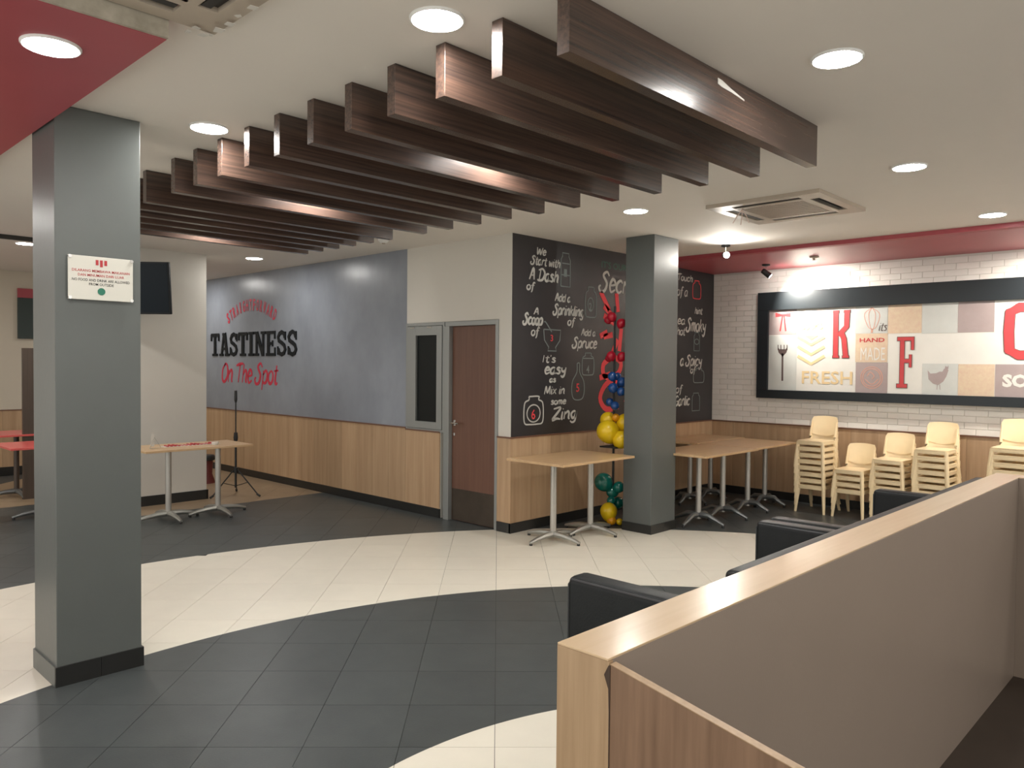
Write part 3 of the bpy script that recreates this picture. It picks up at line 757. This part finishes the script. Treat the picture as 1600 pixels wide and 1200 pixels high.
def lift(F, d): return (F[0]+F[3]*d, F[1], F[2], F[3])
Fl = lift(Fo, .0014)
def big(ch, u0, u1, v0, v1):
    a = PU(u0, v1); b = PU(u1, v0)
    bm = bmesh.new(); slab(bm, ch, Fl, a[0], a[1], b[0]-a[0], b[1]-a[1], .001, grow=.012); o = obj('letter_shadow', bm, 'p_dark', fp)
    bm = bmesh.new(); slab(bm, ch, lift(Fl, .001), a[0], a[1], b[0]-a[0], b[1]-a[1], .001); o = obj('letter', bm, 'p_red', fp); o['label'] = 'big red slab letter ' + ch
big('K', 640, 730, 655, 893); big('F', 955, 1055, 790, 1040); big('C', 1490, 1760, 622, 892)
def ptext(t, u0, v1, u1, v0, m, name='print_text', bold=.0):
    a = PU(u0, v1); b = PU(u1, v0); return block(t, Fl, a[0], a[1], b[1]-a[1], m, fp, name, width=b[0]-a[0], bold=bold, depth=.001)
ptext('REAL', 490, 700, 582, 670, 'p_gold'); ptext('HAND', 778, 815, 903, 793, 'p_red', bold=.02); ptext('MADE', 782, 905, 905, 840, 'p_white')
ptext('FRESH', 488, 1020, 742, 962, 'p_gold', bold=.015); ptext('SO GOOD', 1490, 1035, 2000, 985, 'p_white', bold=.05)
bm = bmesh.new(); a = PU(478, 752); script(bm, 'Cooks', Fl, a[0], a[1], .10, .012, width=PU(592, 752)[0]-a[0])
obj('print_text', bm, 'p_gold', fp)
bm = bmesh.new()
for k, dv in enumerate((0, 48, 96)):
    vs = 782+dv
    pts = [PU(468, vs+6), PU(535, vs+46), PU(602, vs+6)]
    strip(bm, V2(*pts), .035, Fl, .001)
    if k == 0: poly(bm, [PU(500, 782), PU(535, 806), PU(572, 782)], Fl, .001)
obj('chevrons', bm, 'p_gold', fp)
bm = bmesh.new()   # ribbon tie
poly(bm, [PU(357, 668), PU(395, 676), PU(433, 668), PU(433, 690), PU(398, 684), PU(357, 690)][::-1], Fl, .001)
strip(bm, V2(PU(392, 684), PU(380, 760)), .018, Fl, .001); strip(bm, V2(PU(400, 684), PU(408, 760)), .018, Fl, .001)
obj('ribbon_tie', bm, 'p_red', fp)
bm = bmesh.new()   # fork
strip(bm, V2(PU(392, 870), PU(391, 1008)), .022, Fl, .001)
poly(bm, [PU(368, 836), PU(372, 866), PU(392, 888), PU(412, 866), PU(418, 836), PU(408, 850), PU(376, 850)], Fl, .001)
for uu in (370, 384, 400, 415): strip(bm, V2(PU(uu, 828), PU(uu, 856)), .010, Fl, .001)
obj('fork_print', bm, 'p_dark', fp)
bm = bmesh.new()   # whisk
for s in (-1, -.45, .45, 1): strip(bm, cat([PU(840, 642), PU(840+s*38, 675), PU(840+s*22, 735), PU(840, 752)], 5), .006, Fl, .001)
strip(bm, V2(PU(840, 752), PU(838, 768)), .02, Fl, .001); obj('whisk_print', bm, 'p_pink', fp)
bm = bmesh.new(); a = PU(870, 758); script(bm, 'its', Fl, a[0], a[1], .09, .008, width=PU(912, 758)[0]-a[0]); obj('print_text', bm, 'p_dark', fp)
bm = bmesh.new()   # round emblem
for r in (54, 44): strip(bm, cat([PU(838+r*math.cos(2*PI*k/14), 992+r*math.sin(2*PI*k/14)) for k in range(15)], 3), .007, Fl, .001)
strip(bm, cat([PU(815, 985), PU(832, 965), PU(850, 985), PU(838, 1000)], 5), .007, Fl, .001); strip(bm, cat([PU(805, 1000), PU(838, 1025), PU(870, 1000)], 5), .007, Fl, .001)
obj('round_print', bm, 'p_pink', fp)
bm = bmesh.new()   # hen
poly(bm, [PU(*p) for p in ((1118, 955), (1132, 972), (1160, 970), (1178, 962), (1192, 962), (1200, 948), (1215, 945), (1222, 955), (1212, 985), (1196, 1012), (1170, 1030), (1145, 1022), (1122, 1000))][::-1], Fl, .001)
poly(bm, [PU(*p) for p in ((1204, 948), (1207, 932), (1216, 940), (1222, 930), (1222, 948))], Fl, .001)
strip(bm, V2(PU(1166, 1028), PU(1164, 1052)), .006, Fl, .001); strip(bm, V2(PU(1178, 1026), PU(1180, 1052)), .006, Fl, .001)
obj('hen_print', bm, 'p_mauve', fp)

# ------------------------------------------------------------------ air conditioner cassettes
def cassette(x, y, label, S=.44, ribbon=True, flakes=False):
    t = thing('ceiling_air_conditioner', label, 'air conditioner', (x, y, CEIL))
    bm = bmesh.new()
    g = S*.56; s0 = S*.68; s1 = S*.84; L = S*.60
    # cover built as strips round the four slots and the grille
    def fr(a, b, c, d): box(bm, a, b, c, d, -.028, 0)
    fr(-S, S, s1, S); fr(-S, S, -S, -s1); fr(s1, S, -s1, s1); fr(-S, -s1, -s1, s1)
    for q in (-1, 1):
        for r in (-1, 1):
            a, b = sorted((q*L, q*s1)); c, d = sorted((r*L, r*s1)); fr(a, b, c, d)
    fr(-L, L, g, s0); fr(-L, L, -s0, -g); fr(g, s0, -L, L); fr(-s0, -g, -L, L)
    fr(-g, g, g-.006, g); fr(-g, g, -g, -g+.006)
    obj('cover', bm, 'acp', t)
    bm = bmesh.new(); box(bm, -s1, s1, -s1, s1, -.010, -.003); obj('slot_interior', bm, 'dark', t)
    for q in range(4):
        bm = bmesh.new(); box(bm, -L+.01, L-.01, s0+.008, s1-.03, -.026, -.022); bmesh.ops.rotate(bm, verts=bm.verts, cent=(0, 0, 0), matrix=Matrix.Rotation(q*PI/2, 3, 'Z'))
        obj('louvre', bm, 'dark', t)
    bm = bmesh.new(); box(bm, -g+.006, g-.006, -g+.006, g-.006, -.022, -.012); obj('grille_panel', bm, 'acg', t)
    for k in range(22):
        yy = -g+.02+(2*g-.04)*k/21
        bm = boxes([(-g+.01, g-.01, yy-.004, yy+.004, -.028, -.022)]); obj('grille_slat', bm, 'acp', t)
    if ribbon:
        for dx, dl in ((-.02, .10), (.0, .11), (.02, .09)):
            bm = bmesh.new(); tube(bm, [(-S+.20, S-.20, -.028), (-S+.22+dx*1.6, S-.19-dx, -.07), (-S+.22+dx*2.6, S-.18-dx*2, -.03-dl)], .004, 6); obj('ribbon', bm, 'ribbon', t)
    return t
cassette(5.79, 2.66, 'square ceiling air conditioner cassette with ribbons, left of the right lamp row')
ac2 = cassette(.86, 2.36, 'worn ceiling air conditioner cassette cut off at the top left edge', S=.455, ribbon=False)
for k in range(9):   # peeling flakes round the corner
    a = random.uniform(0, 2*PI); px = .455-random.uniform(0, .10); py = .455-random.uniform(0, .25)*(k % 3)
    bm = bmesh.new(); s = random.uniform(.012, .03)
    prism(bm, [(px+s*math.cos(a+q)*random.uniform(.6, 1.2), py+s*math.sin(a+q)*random.uniform(.6, 1.2)) for q in (0, 1.4, 2.9, 4.4)], 'z', -.036-.002*k, -.0345-.002*k)
    o = obj('paint_flake', bm, 'p_white', ac2)

# small ceiling fittings
sd = thing('smoke_detector', 'small white ceiling fitting beyond the far beam ends', 'detector', (4.66, 6.28, CEIL))
bm = bmesh.new(); lathe(bm, [(.055, 0), (.055, -.02), (.03, -.045)], 20); obj('body', bm, 'lampring', sd, smooth=True)
bm = bmesh.new(); lathe(bm, [(.02, -.045), (.015, -.055)], 12); obj('sensor', bm, 'acp', sd)
sp = thing('sprinkler_head', 'small pale ceiling fitting on the red band', 'sprinkler', (8.24, 3.46, 2.786))
bm = bmesh.new(); lathe(bm, [(.05, 0), (.045, -.012), (.015, -.018), (.012, -.04)], 16); obj('rose', bm, 'acp', sp, smooth=True)
bm = bmesh.new(); lathe(bm, [(.028, -.040), (.028, -.044)], 12); obj('deflector', bm, 'chrome', sp)
def spot(label, loc, aim, lit=True, watts=0, size=50):
    t = thing('track_spotlight', label, 'spotlight', loc, group='black spotlights over the poster')
    bm = bmesh.new(); lathe(bm, [(.045, 0), (.045, -.015), (.02, -.022)], 20); obj('mount', bm, 'black', t)
    bm = bmesh.new(); tube(bm, [(0, 0, -.02), (0, 0, -.085)], .007, 8); obj('stem', bm, 'chrome', t)
    d = Vector(aim).normalized(); p = Vector((0, 0, -.10))
    bm = bmesh.new(); tube(bm, [p-d*.055, p-d*.05, p+d*.05, p+d*.055], [.022, .030, .036, .034], 16); obj('lamp_head', bm, 'black', t, smooth=True)
    bm = bmesh.new(); tube(bm, [p+d*.0545, p+d*.058], .029, 16); obj('lens', bm, 'spotlens', t)
    if watts:
        ld = bpy.data.lights.new('spot_beam', 'SPOT'); ld.energy = watts; ld.spot_size = math.radians(size); ld.spot_blend = .7; ld.shadow_soft_size = .025; ld.color = (1, .95, .86)
        lo = bpy.data.objects.new('spot_beam', ld); COL.objects.link(lo); lo.parent = t; lo.location = p+d*.065
        lo.rotation_euler = d.to_track_quat('-Z', 'Y').to_euler()
    return t
spot('black ceiling spotlight pointing at the camera, lens lit, near the air conditioner', (7.22, 3.947, CEIL), (-.80, -.62, -.16), watts=9, size=150)
spot('black ceiling spotlight on the red band aimed at the poster', (8.50, 4.13, 2.786), (.62, -.55, -.56), watts=40, size=105)
spot('unseen black spotlight added past the right picture edge to brighten the poster wall', (8.45, 1.0, 2.786), (.55, .45, -.62), watts=40, size=105)  # added spotlight, out of view, lifts the brightness of the poster wall
spot('second unseen black spotlight added far outside the right edge for extra light', (8.45, -.6, 2.786), (.55, .35, -.62), watts=25, size=105)  # another unseen spotlight put in for more light on this wall

# ------------------------------------------------------------------ television
A = Vector((3.33, 8.16)); dv = Vector((-S2, S2))
tv = thing('television', 'black flat television on a bracket on the white wall stub', 'television', (A.x+dv.x*.42, A.y+dv.y*.42, 2.36), -PI/4)
tv.rotation_euler = (math.radians(6), 0, -PI/4)
obj('bezel', boxes([(-.42, .42, 0, .045, -.27, .27)]), 'tv', tv, bevel=.006)
obj('screen', boxes([(-.405, .405, -.003, 0, -.25, .255)]), 'screen', tv)
bm = bmesh.new(); tube(bm, [(0, .04, 0), (0, .40, -.04)], .02, 8); box(bm, -.03, .03, .40, .42, -.1, .06); box(bm, -.1, .1, .044, .055, -.1, .1); obj('bracket', bm, 'black', tv)

# ------------------------------------------------------------------ tables
def table(name, label, x0, x1, y0, y1, poles, top='table', foot='metal', pole='pole', zt=.745, group='pedestal tables', fl=.31, arch=0):
    cx, cy = (x0+x1)/2, (y0+y1)/2
    t = thing(name, label, 'table', (cx, cy, 0), 0, group)
    tp = obj('tabletop', boxes([(x0-cx, x1-cx, y0-cy, y1-cy, zt-.022, zt)]), top, t, bevel=.003)
    for (px, py) in poles:
        px -= cx; py -= cy
        bm = bmesh.new(); tube(bm, [(px, py, .055), (px, py, zt-.03)], .029, 16); po = obj('pedestal', bm, pole, t, smooth=True)
        bm = boxes([(px-.14, px+.14, py-.14, py+.14, zt-.03, zt-.0225)]); obj('mounting_plate', bm, 'black', po)
        for k in range(4):
            a = k*PI/2; d = Vector((math.cos(a), math.sin(a)))
            bm = bmesh.new(); z0 = .06+arch
            pts = [(px+d.x*.0, py+d.y*.0, z0), (px+d.x*.12, py+d.y*.12, z0-.002+arch*.1), (px+d.x*fl*.7, py+d.y*fl*.7, .045+arch*.4), (px+d.x*fl, py+d.y*fl, .024)]
            tube(bm, pts, [.032, .027, .021, .014], 8)
            f = obj('foot', bm, foot, po, smooth=True)
            bm = bmesh.new(); lathe(bm, [(.013, 0), (.016, .006), (.012, .018)], 10, (px+d.x*(fl-.012), py+d.y*(fl-.012), 0)); obj('glide', bm, 'rubber', po)
    return t
table('pedestal_table', 'oak topped double pedestal table beside the balloons and door corner', 5.05, 6.10, 4.25, 4.93, [(5.33, 4.60), (5.85, 4.58)])
table('pedestal_table', 'pale oak pedestal table just right of the right grey column', 6.56, 7.62, 3.75, 4.42, [(6.97, 4.07), (7.48, 4.08)], foot='foot', arch=.035, fl=.29)
table('pedestal_table', 'pale oak pedestal table between the grey column table and the chair stacks', 7.64, 8.62, 3.78, 4.45, [(8.02, 4.07), (8.50, 4.10)], foot='foot', arch=.035, fl=.25)
table('pedestal_table', 'pale oak pedestal table pushed into the corner under the chalkboard', 7.62, 8.72, 4.47, 5.04, [(7.95, 4.76), (8.42, 4.76)], foot='foot', arch=.035, fl=.22)
table('pedestal_table', 'oak topped table in front of the white wall stub, with striped paper', 2.86, 3.95, 7.56, 8.16, [(3.22, 7.93), (3.72, 7.89)])
table('red_table', 'red topped table left of the left column, nearer one', 2.0, 2.65, 8.60, 9.30, [(2.40, 8.95)], top='redtable', pole='darkpost', foot='foot', zt=.75, group='red topped tables at far left')
table('red_table', 'red topped table left of the left column, farther one', 2.15, 2.85, 10.15, 10.85, [(2.5, 10.5)], top='redtable', pole='darkpost', foot='foot', zt=.75, group='red topped tables at far left')
# things on the left table
st = thing('striped_paper', 'red and white striped paper strip on the table by the white wall', 'paper', (3.42, 7.86, .745))
for k in range(14):
    bm = bmesh.new(); z = .004+.006*math.sin(k*1.1)
    prism(bm, [(-.26+k*.038, -.05), (-.26+k*.038+.019, -.05), (-.26+k*.038+.030, .06), (-.26+k*.038+.011, .06)], 'z', .0005, z+.008); obj('red_stripe', bm, 'redink', st)
bm = bmesh.new(); prism(bm, [(-.28, -.055), (.29, -.055), (.29, .065), (-.28, .065)], 'z', 0, .004); obj('paper_sheet', bm, 'p_white', st)
cu = thing('white_tape_roll', 'small white roll on the table by the white wall', 'tape', (3.62, 7.74, .745))
bm = bmesh.new(); ring(bm, .018, .036, 0, .03, 20); obj('tape', bm, 'p_white', cu, smooth=True)
bm = bmesh.new(); ring(bm, .014, .018, 0, .03, 20); obj('core', bm, 'edge', cu, smooth=True)
hl = thing('wire_menu_holder', 'white card in a wire holder at the left end of the table', 'card holder', (3.03, 7.78, .745))
bm = bmesh.new(); tube(bm, [(-.05, 0, .004), (.06, 0, .004), (.0, .02, .11), (-.05, 0, .004)], .003, 6); obj('wire', bm, 'metal', hl)
bm = bmesh.new(); box(bm, -.03, .0, .018, .021, .02, .14); obj('card', bm, 'p_white', hl)
# microphone stand
ms = thing('microphone_stand', 'black tripod microphone stand behind the table by the white wall', 'stand', (4.36, 8.78, 0))
bm = bmesh.new(); tube(bm, [(0, 0, .10), (0, 0, .70)], .013, 10); obj('lower_tube', bm, 'black', ms)
bm = bmesh.new(); tube(bm, [(0, 0, .70), (0, 0, 1.12)], .008, 8); obj('upper_tube', bm, 'black', ms)
bm = bmesh.new(); tube(bm, [(0, 0, 1.12), (0, 0, 1.15), (0, 0, 1.26)], [.012, .018, .016], 10); obj('clip', bm, 'black', ms)
bm = bmesh.new(); lathe(bm, [(.022, .66), (.026, .70), (.02, .76)], 12); obj('clutch', bm, 'rubber', ms)
bm = bmesh.new(); lathe(bm, [(.03, .28), (.03, .34)], 12); obj('collar', bm, 'black', ms)
for k in range(3):
    a = math.radians(-58+120*k); c, s = math.cos(a), math.sin(a)
    bm = bmesh.new(); tube(bm, [(c*.03, s*.03, .31), (c*.30, s*.30, .02)], .008, 8); lg = obj('leg', bm, 'black', ms)
    bm = bmesh.new(); tube(bm, [(0, 0, .12), (c*.16, s*.16, .17)], .005, 6); obj('brace', bm, 'black', ms)
    bm = bmesh.new(); tube(bm, [(c*.28, s*.28, .035), (c*.32, s*.32, .012)], .013, 8); obj('rubber_foot', bm, 'rubber', ms)
bg = thing('red_stool', 'small red stool with black seat beside the far skirting', 'stool', (4.55, 10.0, 0))
bm = bmesh.new(); lathe(bm, [(.10, .30), (.12, .31), (.12, .35), (.10, .37)], 20); obj('seat', bm, 'black', bg, smooth=True)
bm = bmesh.new(); lathe(bm, [(.12, 0), (.08, .12), (.09, .30)], 20); obj('base', bm, 'darkred', bg, smooth=True)

# far left dark panel
tag(obj('dark_partition_panel', boxes([(2.49, 2.75, 10.18, 10.22, 0, 1.74)]), 'darkpost'), 'tall dark brown panel beside the left column in the far area', 'partition')
gp = thing('wall_panel', 'dark green panel with a red header on the far wall behind the left column', 'panel', (3.05, 12.45, 2.2))
obj('panel', boxes([(-.06, .16, -.018, .018, -.30, .27)]), 'darkteal', gp); o = obj('header', boxes([(-.06, .16, -.022, .018, .272, .40)]), 'red', gp); o['label'] = 'red header strip'

# ------------------------------------------------------------------ stacking chairs
def rslab(bm, w, x0, x1, z0, z1, r=.035, crown=.0, n=5):
    """rounded-corner slab in plan"""
    pts = []
    for cx, cy, a0 in ((x1-r, w-r, 0), (x0+r, w-r, PI/2), (x0+r, -w+r, PI), (x1-r, -w+r, 1.5*PI)):
        for k in range(n+1): a = a0+PI/2*k/n; pts.append((cx+r*math.cos(a), cy+r*math.sin(a)))
    prism(bm, pts, 'z', z0, z1)
def make_chair():
    t = thing('stacking_chair', '', 'chair', group='cream plastic stacking chairs')
    bm = bmesh.new(); rslab(bm, .152, -.175, .145, .290, .303)
    box(bm, -.172, -.158, -.140, .140, .258, .292); box(bm, .12, .13, -.13, .13, .27, .292)   # rims under the seat
    for s in (-1, 1): box(bm, -.15, .12, min(s*.136, s*.150), max(s*.136, s*.150), .262, .292)
    obj('seat', bm, 'chair', t, bevel=.003, seg=2, smooth=True)
    bm = bmesh.new(); n = 10; rows = 7; g0 = []; g1 = []
    for j in range(rows):
        f = j/(rows-1); z = .368+.185*f; wd = .143+.008*math.sin(PI*f); xx = .155+.055*f
        if j == rows-1: wd -= .012
        if j == 0: wd -= .004
        r0 = []; r1 = []
        for i in range(n+1):
            s = -1+2*i/n; zz = z+(-.030*(1-s*s) if j == 0 else 0)+(.010*(1-s*s) if j == rows-1 else 0)
            cx = xx+.028*(1-s*s)
            r0.append(bm.verts.new((cx, s*wd, zz))); r1.append(bm.verts.new((cx+.011, s*wd, zz)))
        g0.append(r0); g1.append(r1)
    for j in range(rows-1):
        for i in range(n):
            bm.faces.new((g0[j][i], g0[j][i+1], g0[j+1][i+1], g0[j+1][i])); bm.faces.new((g1[j][i], g1[j+1][i], g1[j+1][i+1], g1[j][i+1]))
        bm.faces.new((g0[j][0], g0[j+1][0], g1[j+1][0], g1[j][0])); bm.faces.new((g0[j][n], g1[j][n], g1[j+1][n], g0[j+1][n]))
    for i in range(n):
        bm.faces.new((g0[0][i], g1[0][i], g1[0][i+1], g0[0][i+1])); bm.faces.new((g0[-1][i], g0[-1][i+1], g1[-1][i+1], g1[-1][i]))
    for s in (-1, 1):
        tube(bm, [(.125, s*.135, .285), (.148, s*.140, .33), (.165, s*.141, .40), (.195, s*.138, .50)], [.016, .014, .012, .008], 8)
    obj('backrest', bm, 'chair', t, smooth=True)
    for s in (-1, 1):
        bm = bmesh.new(); tube(bm, [(-.150, s*.136, .288), (-.172, s*.152, .12), (-.184, s*.160, 0)], [.022, .019, .014], 8); obj('leg', bm, 'chair', t, smooth=True)
        bm = bmesh.new(); tube(bm, [(.125, s*.134, .288), (.185, s*.150, .12), (.235, s*.160, 0)], [.022, .019, .014], 8); obj('leg', bm, 'chair', t, smooth=True)
    return t
ch0 = make_chair(); first = True
stacks = [(8.56, 3.515, 8, 'leftmost tall stack'), (8.56, 3.105, 4, 'shortest stack, second from left'), (8.58, 2.715, 6, 'third stack from the left'), (8.58, 2.30, 8, 'fourth stack from the left'), (8.56, 1.63, 9, 'rightmost stack at the picture edge')]
cnt = ['', 'second', 'third', 'fourth', 'fifth', 'sixth', 'seventh', 'eighth', 'ninth']
for (x, y, n, nm) in stacks:
    for k in range(n):
        t = ch0 if first else copy_tree(ch0); first = False
        t.location = (x+.004*k+random.uniform(-.003, .003), y+.012*(n-1-k)*0+.004*k+random.uniform(-.003, .003), .0695*k)
        t.rotation_euler = (0, 0, math.radians(-1.5)+random.uniform(-.012, .012))
        pos = 'topmost' if k == n-1 else ('bottom one' if k == 0 else cnt[n-1-k]+' from the top')
        t['label'] = 'cream chair, %s, %s' % (pos, nm)

# ------------------------------------------------------------------ low partition and booth seats
ZP = 1.04; Y0, Y1, X0, X1 = .882, 1.008, 1.185, 4.70
pt = thing('low_partition', 'long low taupe and oak partition in the right foreground', 'partition', (2.9, .94, 0))
def plobj(name, bx, m, **k): return obj(name, boxes([(a-2.9, b-2.9, c-.94, d-.94, e, f) for a, b, c, d, e, f in bx]), m, pt, **k)
plobj('taupe_side_panel', [(X0+.012, X1, Y0, Y0+.012, .0, ZP-.005)], 'beige', bevel=.001, seg=1)
plobj('core', [(X0+.012, X1+.12, Y0+.012, Y1-.006, 0, ZP-.005)], 'beige')
plobj('oak_ledge', [(X0, X1+.12, Y0-.001, Y1, ZP-.005, ZP)], 'cap_wood', bevel=.001, seg=1)
plobj('oak_end_panel', [(X0, X0+.012, Y0-.004, Y1, 0, ZP-.005)], 'end_wood')
plobj('far_return_panel', [(X1, X1+.12, -.9, Y0, 0, ZP-.005)], 'beige')
plobj('return_ledge', [(X1-.002, X1+.122, -.9, Y0-.002, ZP-.004, ZP)], 'cap_wood')
# wing panel with a sloping top, chipped along its seam
bm = bmesh.new()
wy = [(.876, ZP-.010), (.505, ZP-.078), (-.10, ZP-.19), (-.10, 0), (.876, 0)]
prism(bm, [(a-.94, b) for a, b in wy], 'x', X0-2.9+.001, X0-2.9+.018); obj('wing_panel', bm, 'wing_wood', pt)
bm = bmesh.new(); prism(bm, [(.876-.94, ZP-.010), (-.10-.94, ZP-.19), (-.10-.94, ZP-.1885), (.876-.94, ZP-.0085)], 'x', X0-2.9+.0005, X0-2.9+.0185); obj('edge_band', bm, 'end_wood', pt)
bm = bmesh.new(); zz = ZP-.012; pts = []
random.seed(3)
prof = [(0, .004), (.02, .010), (.045, .004), (.09, .003), (.12, .003), (.2, .0025), (.30, .004), (.33, .008), (.36, .011), (.39, .008), (.41, .003), (.5, .002), (.62, .002), (.7, .005), (.8, .002)]
left = [(.8765+max(0, w_-.0025)*1.7-.94, zz-d) for d, w_ in prof]; right = [(.8755-.94, zz-d) for d, w_ in prof]
prism(bm, left+right[::-1], 'x', X0-2.9-.0012, X0-2.9+.0015); obj('chipped_seam', bm, 'chip', pt)
# booth seating on the far side of the partition
def pad(name, bx, par, m='leather', bev=.025, loc=(0, 0, 0)):
    a, b, c, d, e, f = bx; return obj(name, boxes([(a-loc[0], b-loc[0], c-loc[1], d-loc[1], e, f)]), m, par, bevel=bev, seg=4, smooth=True)
def seat_unit(label, xb, direction, y1, zt=.85):
    """upholstered bench end-on to the partition; back at xb, seat towards direction"""
    loc = (xb, 1.4, 0); t = thing('booth_bench', label, 'bench', loc, group='black leather booth benches')
    a, b = xb, xb+.105
    bk = pad('backrest', (a, b, 1.14, y1, .06, zt), t, loc=loc)
    bm = bmesh.new(); yy = y1-1.4
    tube(bm, [(.008, 1.15-1.4, zt-.012), (.008, yy-.018, zt-.012), (.008, yy-.006, zt-.03), (.008, yy-.006, .10)], .005, 6); obj('piping', bm, 'piping', bk)
    s = (b+.005, b+.47) if direction > 0 else (a-.47, a-.005)
    pad('seat_cushion', (*s, 1.14, y1-.02, .36, .46), t, loc=loc, bev=.03)
    obj('base', boxes([(s[0]+.02-xb, s[1]-.03-xb, 1.14-1.4, y1-.05-1.4, 0, .36)]), 'black', t)
    return t
seat_unit('black leather booth bench nearest the camera behind the partition', 2.115, 1, 1.76)
seat_unit('black leather bench, nearer of the back-to-back pair', 3.53, -1, 1.75)
seat_unit('black leather bench, farther of the back-to-back pair', 3.655, 1, 1.745)
seat_unit('black leather bench farthest along the partition, before the chair stacks', 4.98, 1, 1.70)
t = thing('banquette_back', 'black leather back cushion running along the far side of the partition', 'bench', (3.2, 1.07, 0))
pad('back_cushion', (2.06, 4.85, 1.010, 1.118, .50, 1.005), t, loc=(3.2, 1.07, 0), bev=.02)
obj('base', boxes([(2.12-3.2, 4.80-3.2, 1.012-1.07, 1.125-1.07, 0, .50)]), 'black', t)

# ------------------------------------------------------------------ balloon stand
bs = thing('balloon_stand', 'balloon column with red, blue, yellow and teal balloons on a black pole', 'balloons', (6.37, 4.70, 0))
BX, BY = 6.37, 4.70
bm = bmesh.new(); tube(bm, [(0, 0, .02), (0, 0, 2.20)], .012, 10); obj('pole', bm, 'black', bs)
bm = bmesh.new(); lathe(bm, [(.15, 0), (.15, .012), (.03, .03)], 24); obj('base', bm, 'black', bs)
bm = bmesh.new(); box(bm, -.10, .16, -.10, .10, .770, .785); obj('collar_plate', bm, 'black', bs)
def balloon(px, py, dpx, m, dist=0, el=1.15, up=False):
    """balloon centred on the sight through (px,py), about the pole"""
    d = ray(px, py); d2 = Vector((d.x, d.y)); k = (BX*d2.x+BY*d2.y)/d2.length_squared
    p = Vector((0, 0, EYE))+d*(k-dist); r = dpx/2/FPX*(p-Vector((0, 0, EYE))).dot(CF)
    c = p-Vector((BX, BY, 0)); dirn = Vector((c.x, c.y, 0))
    if dirn.length < .01: dirn = Vector((1, 0, 0))
    ax = (Vector((-dirn.x, -dirn.y, -.12))).normalized()   # the knot points to the pole
    if up: ax = Vector((-dirn.x*.5, -dirn.y*.5, -1)).normalized()
    q = ax.to_track_quat('-Z', 'Y').to_matrix()
    bm = bmesh.new(); prof = []
    for k2 in range(13):
        a = -PI/2+PI*k2/12; rr = math.cos(a); zz = math.sin(a)
        if zz < 0: zz *= el*1.05; rr *= 1-.18*abs(zz)**2
        prof.append((max(rr, .02)*r, zz*r))
    prof = [(.07*r, -el*1.2*r), (.05*r, -el*1.08*r)]+prof
    lathe(bm, prof, 18)
    for v in bm.verts: v.co = q @ v.co + c
    zmin = min(v.co.z for v in bm.verts)
    if zmin < .002:
        for v in bm.verts: v.co.z += .002-zmin
    o = obj('balloon', bm, m, bs, smooth=True); return o
for a in ((956, 495, 15, 'bal_r', .06), (971, 505, 15, 'bal_r', .02), (950, 500, 12, 'bal_r', -.05), (955, 556, 15, 'bal_r', .04), (972, 557, 15, 'bal_r', .0), (951, 560, 11, 'bal_r', -.08),
          (957, 588, 15, 'bal_b', .05), (972, 597, 16, 'bal_b', 0), (958, 606, 16, 'bal_b', .08), (971, 612, 14, 'bal_b', .08), (953, 628, 13, 'bal_b', -.02), (961, 634, 14, 'bal_b', .08), (965, 588, 12, 'bal_b', -.1),
          (950, 656, 25, 'bal_y', -.06), (977, 660, 28, 'bal_y', -.02), (950, 674, 36, 'bal_y', .04), (971, 687, 28, 'bal_y', .08), (962, 652, 12, 'bal_o', .02),
          (943, 753, 29, 'bal_g', .04), (967, 761, 18, 'bal_g', .06), (957, 768, 20, 'bal_g', .0), (966, 785, 18, 'bal_g', -.05), (955, 782, 14, 'bal_g', .05)):
    balloon(*a)
balloon(951, 803, 27, 'bal_y', .10, 1.3, True); balloon(955, 825, 15, 'bal_o', .13, 1.0); balloon(968, 824, 11, 'bal_y', .12, 1.0)
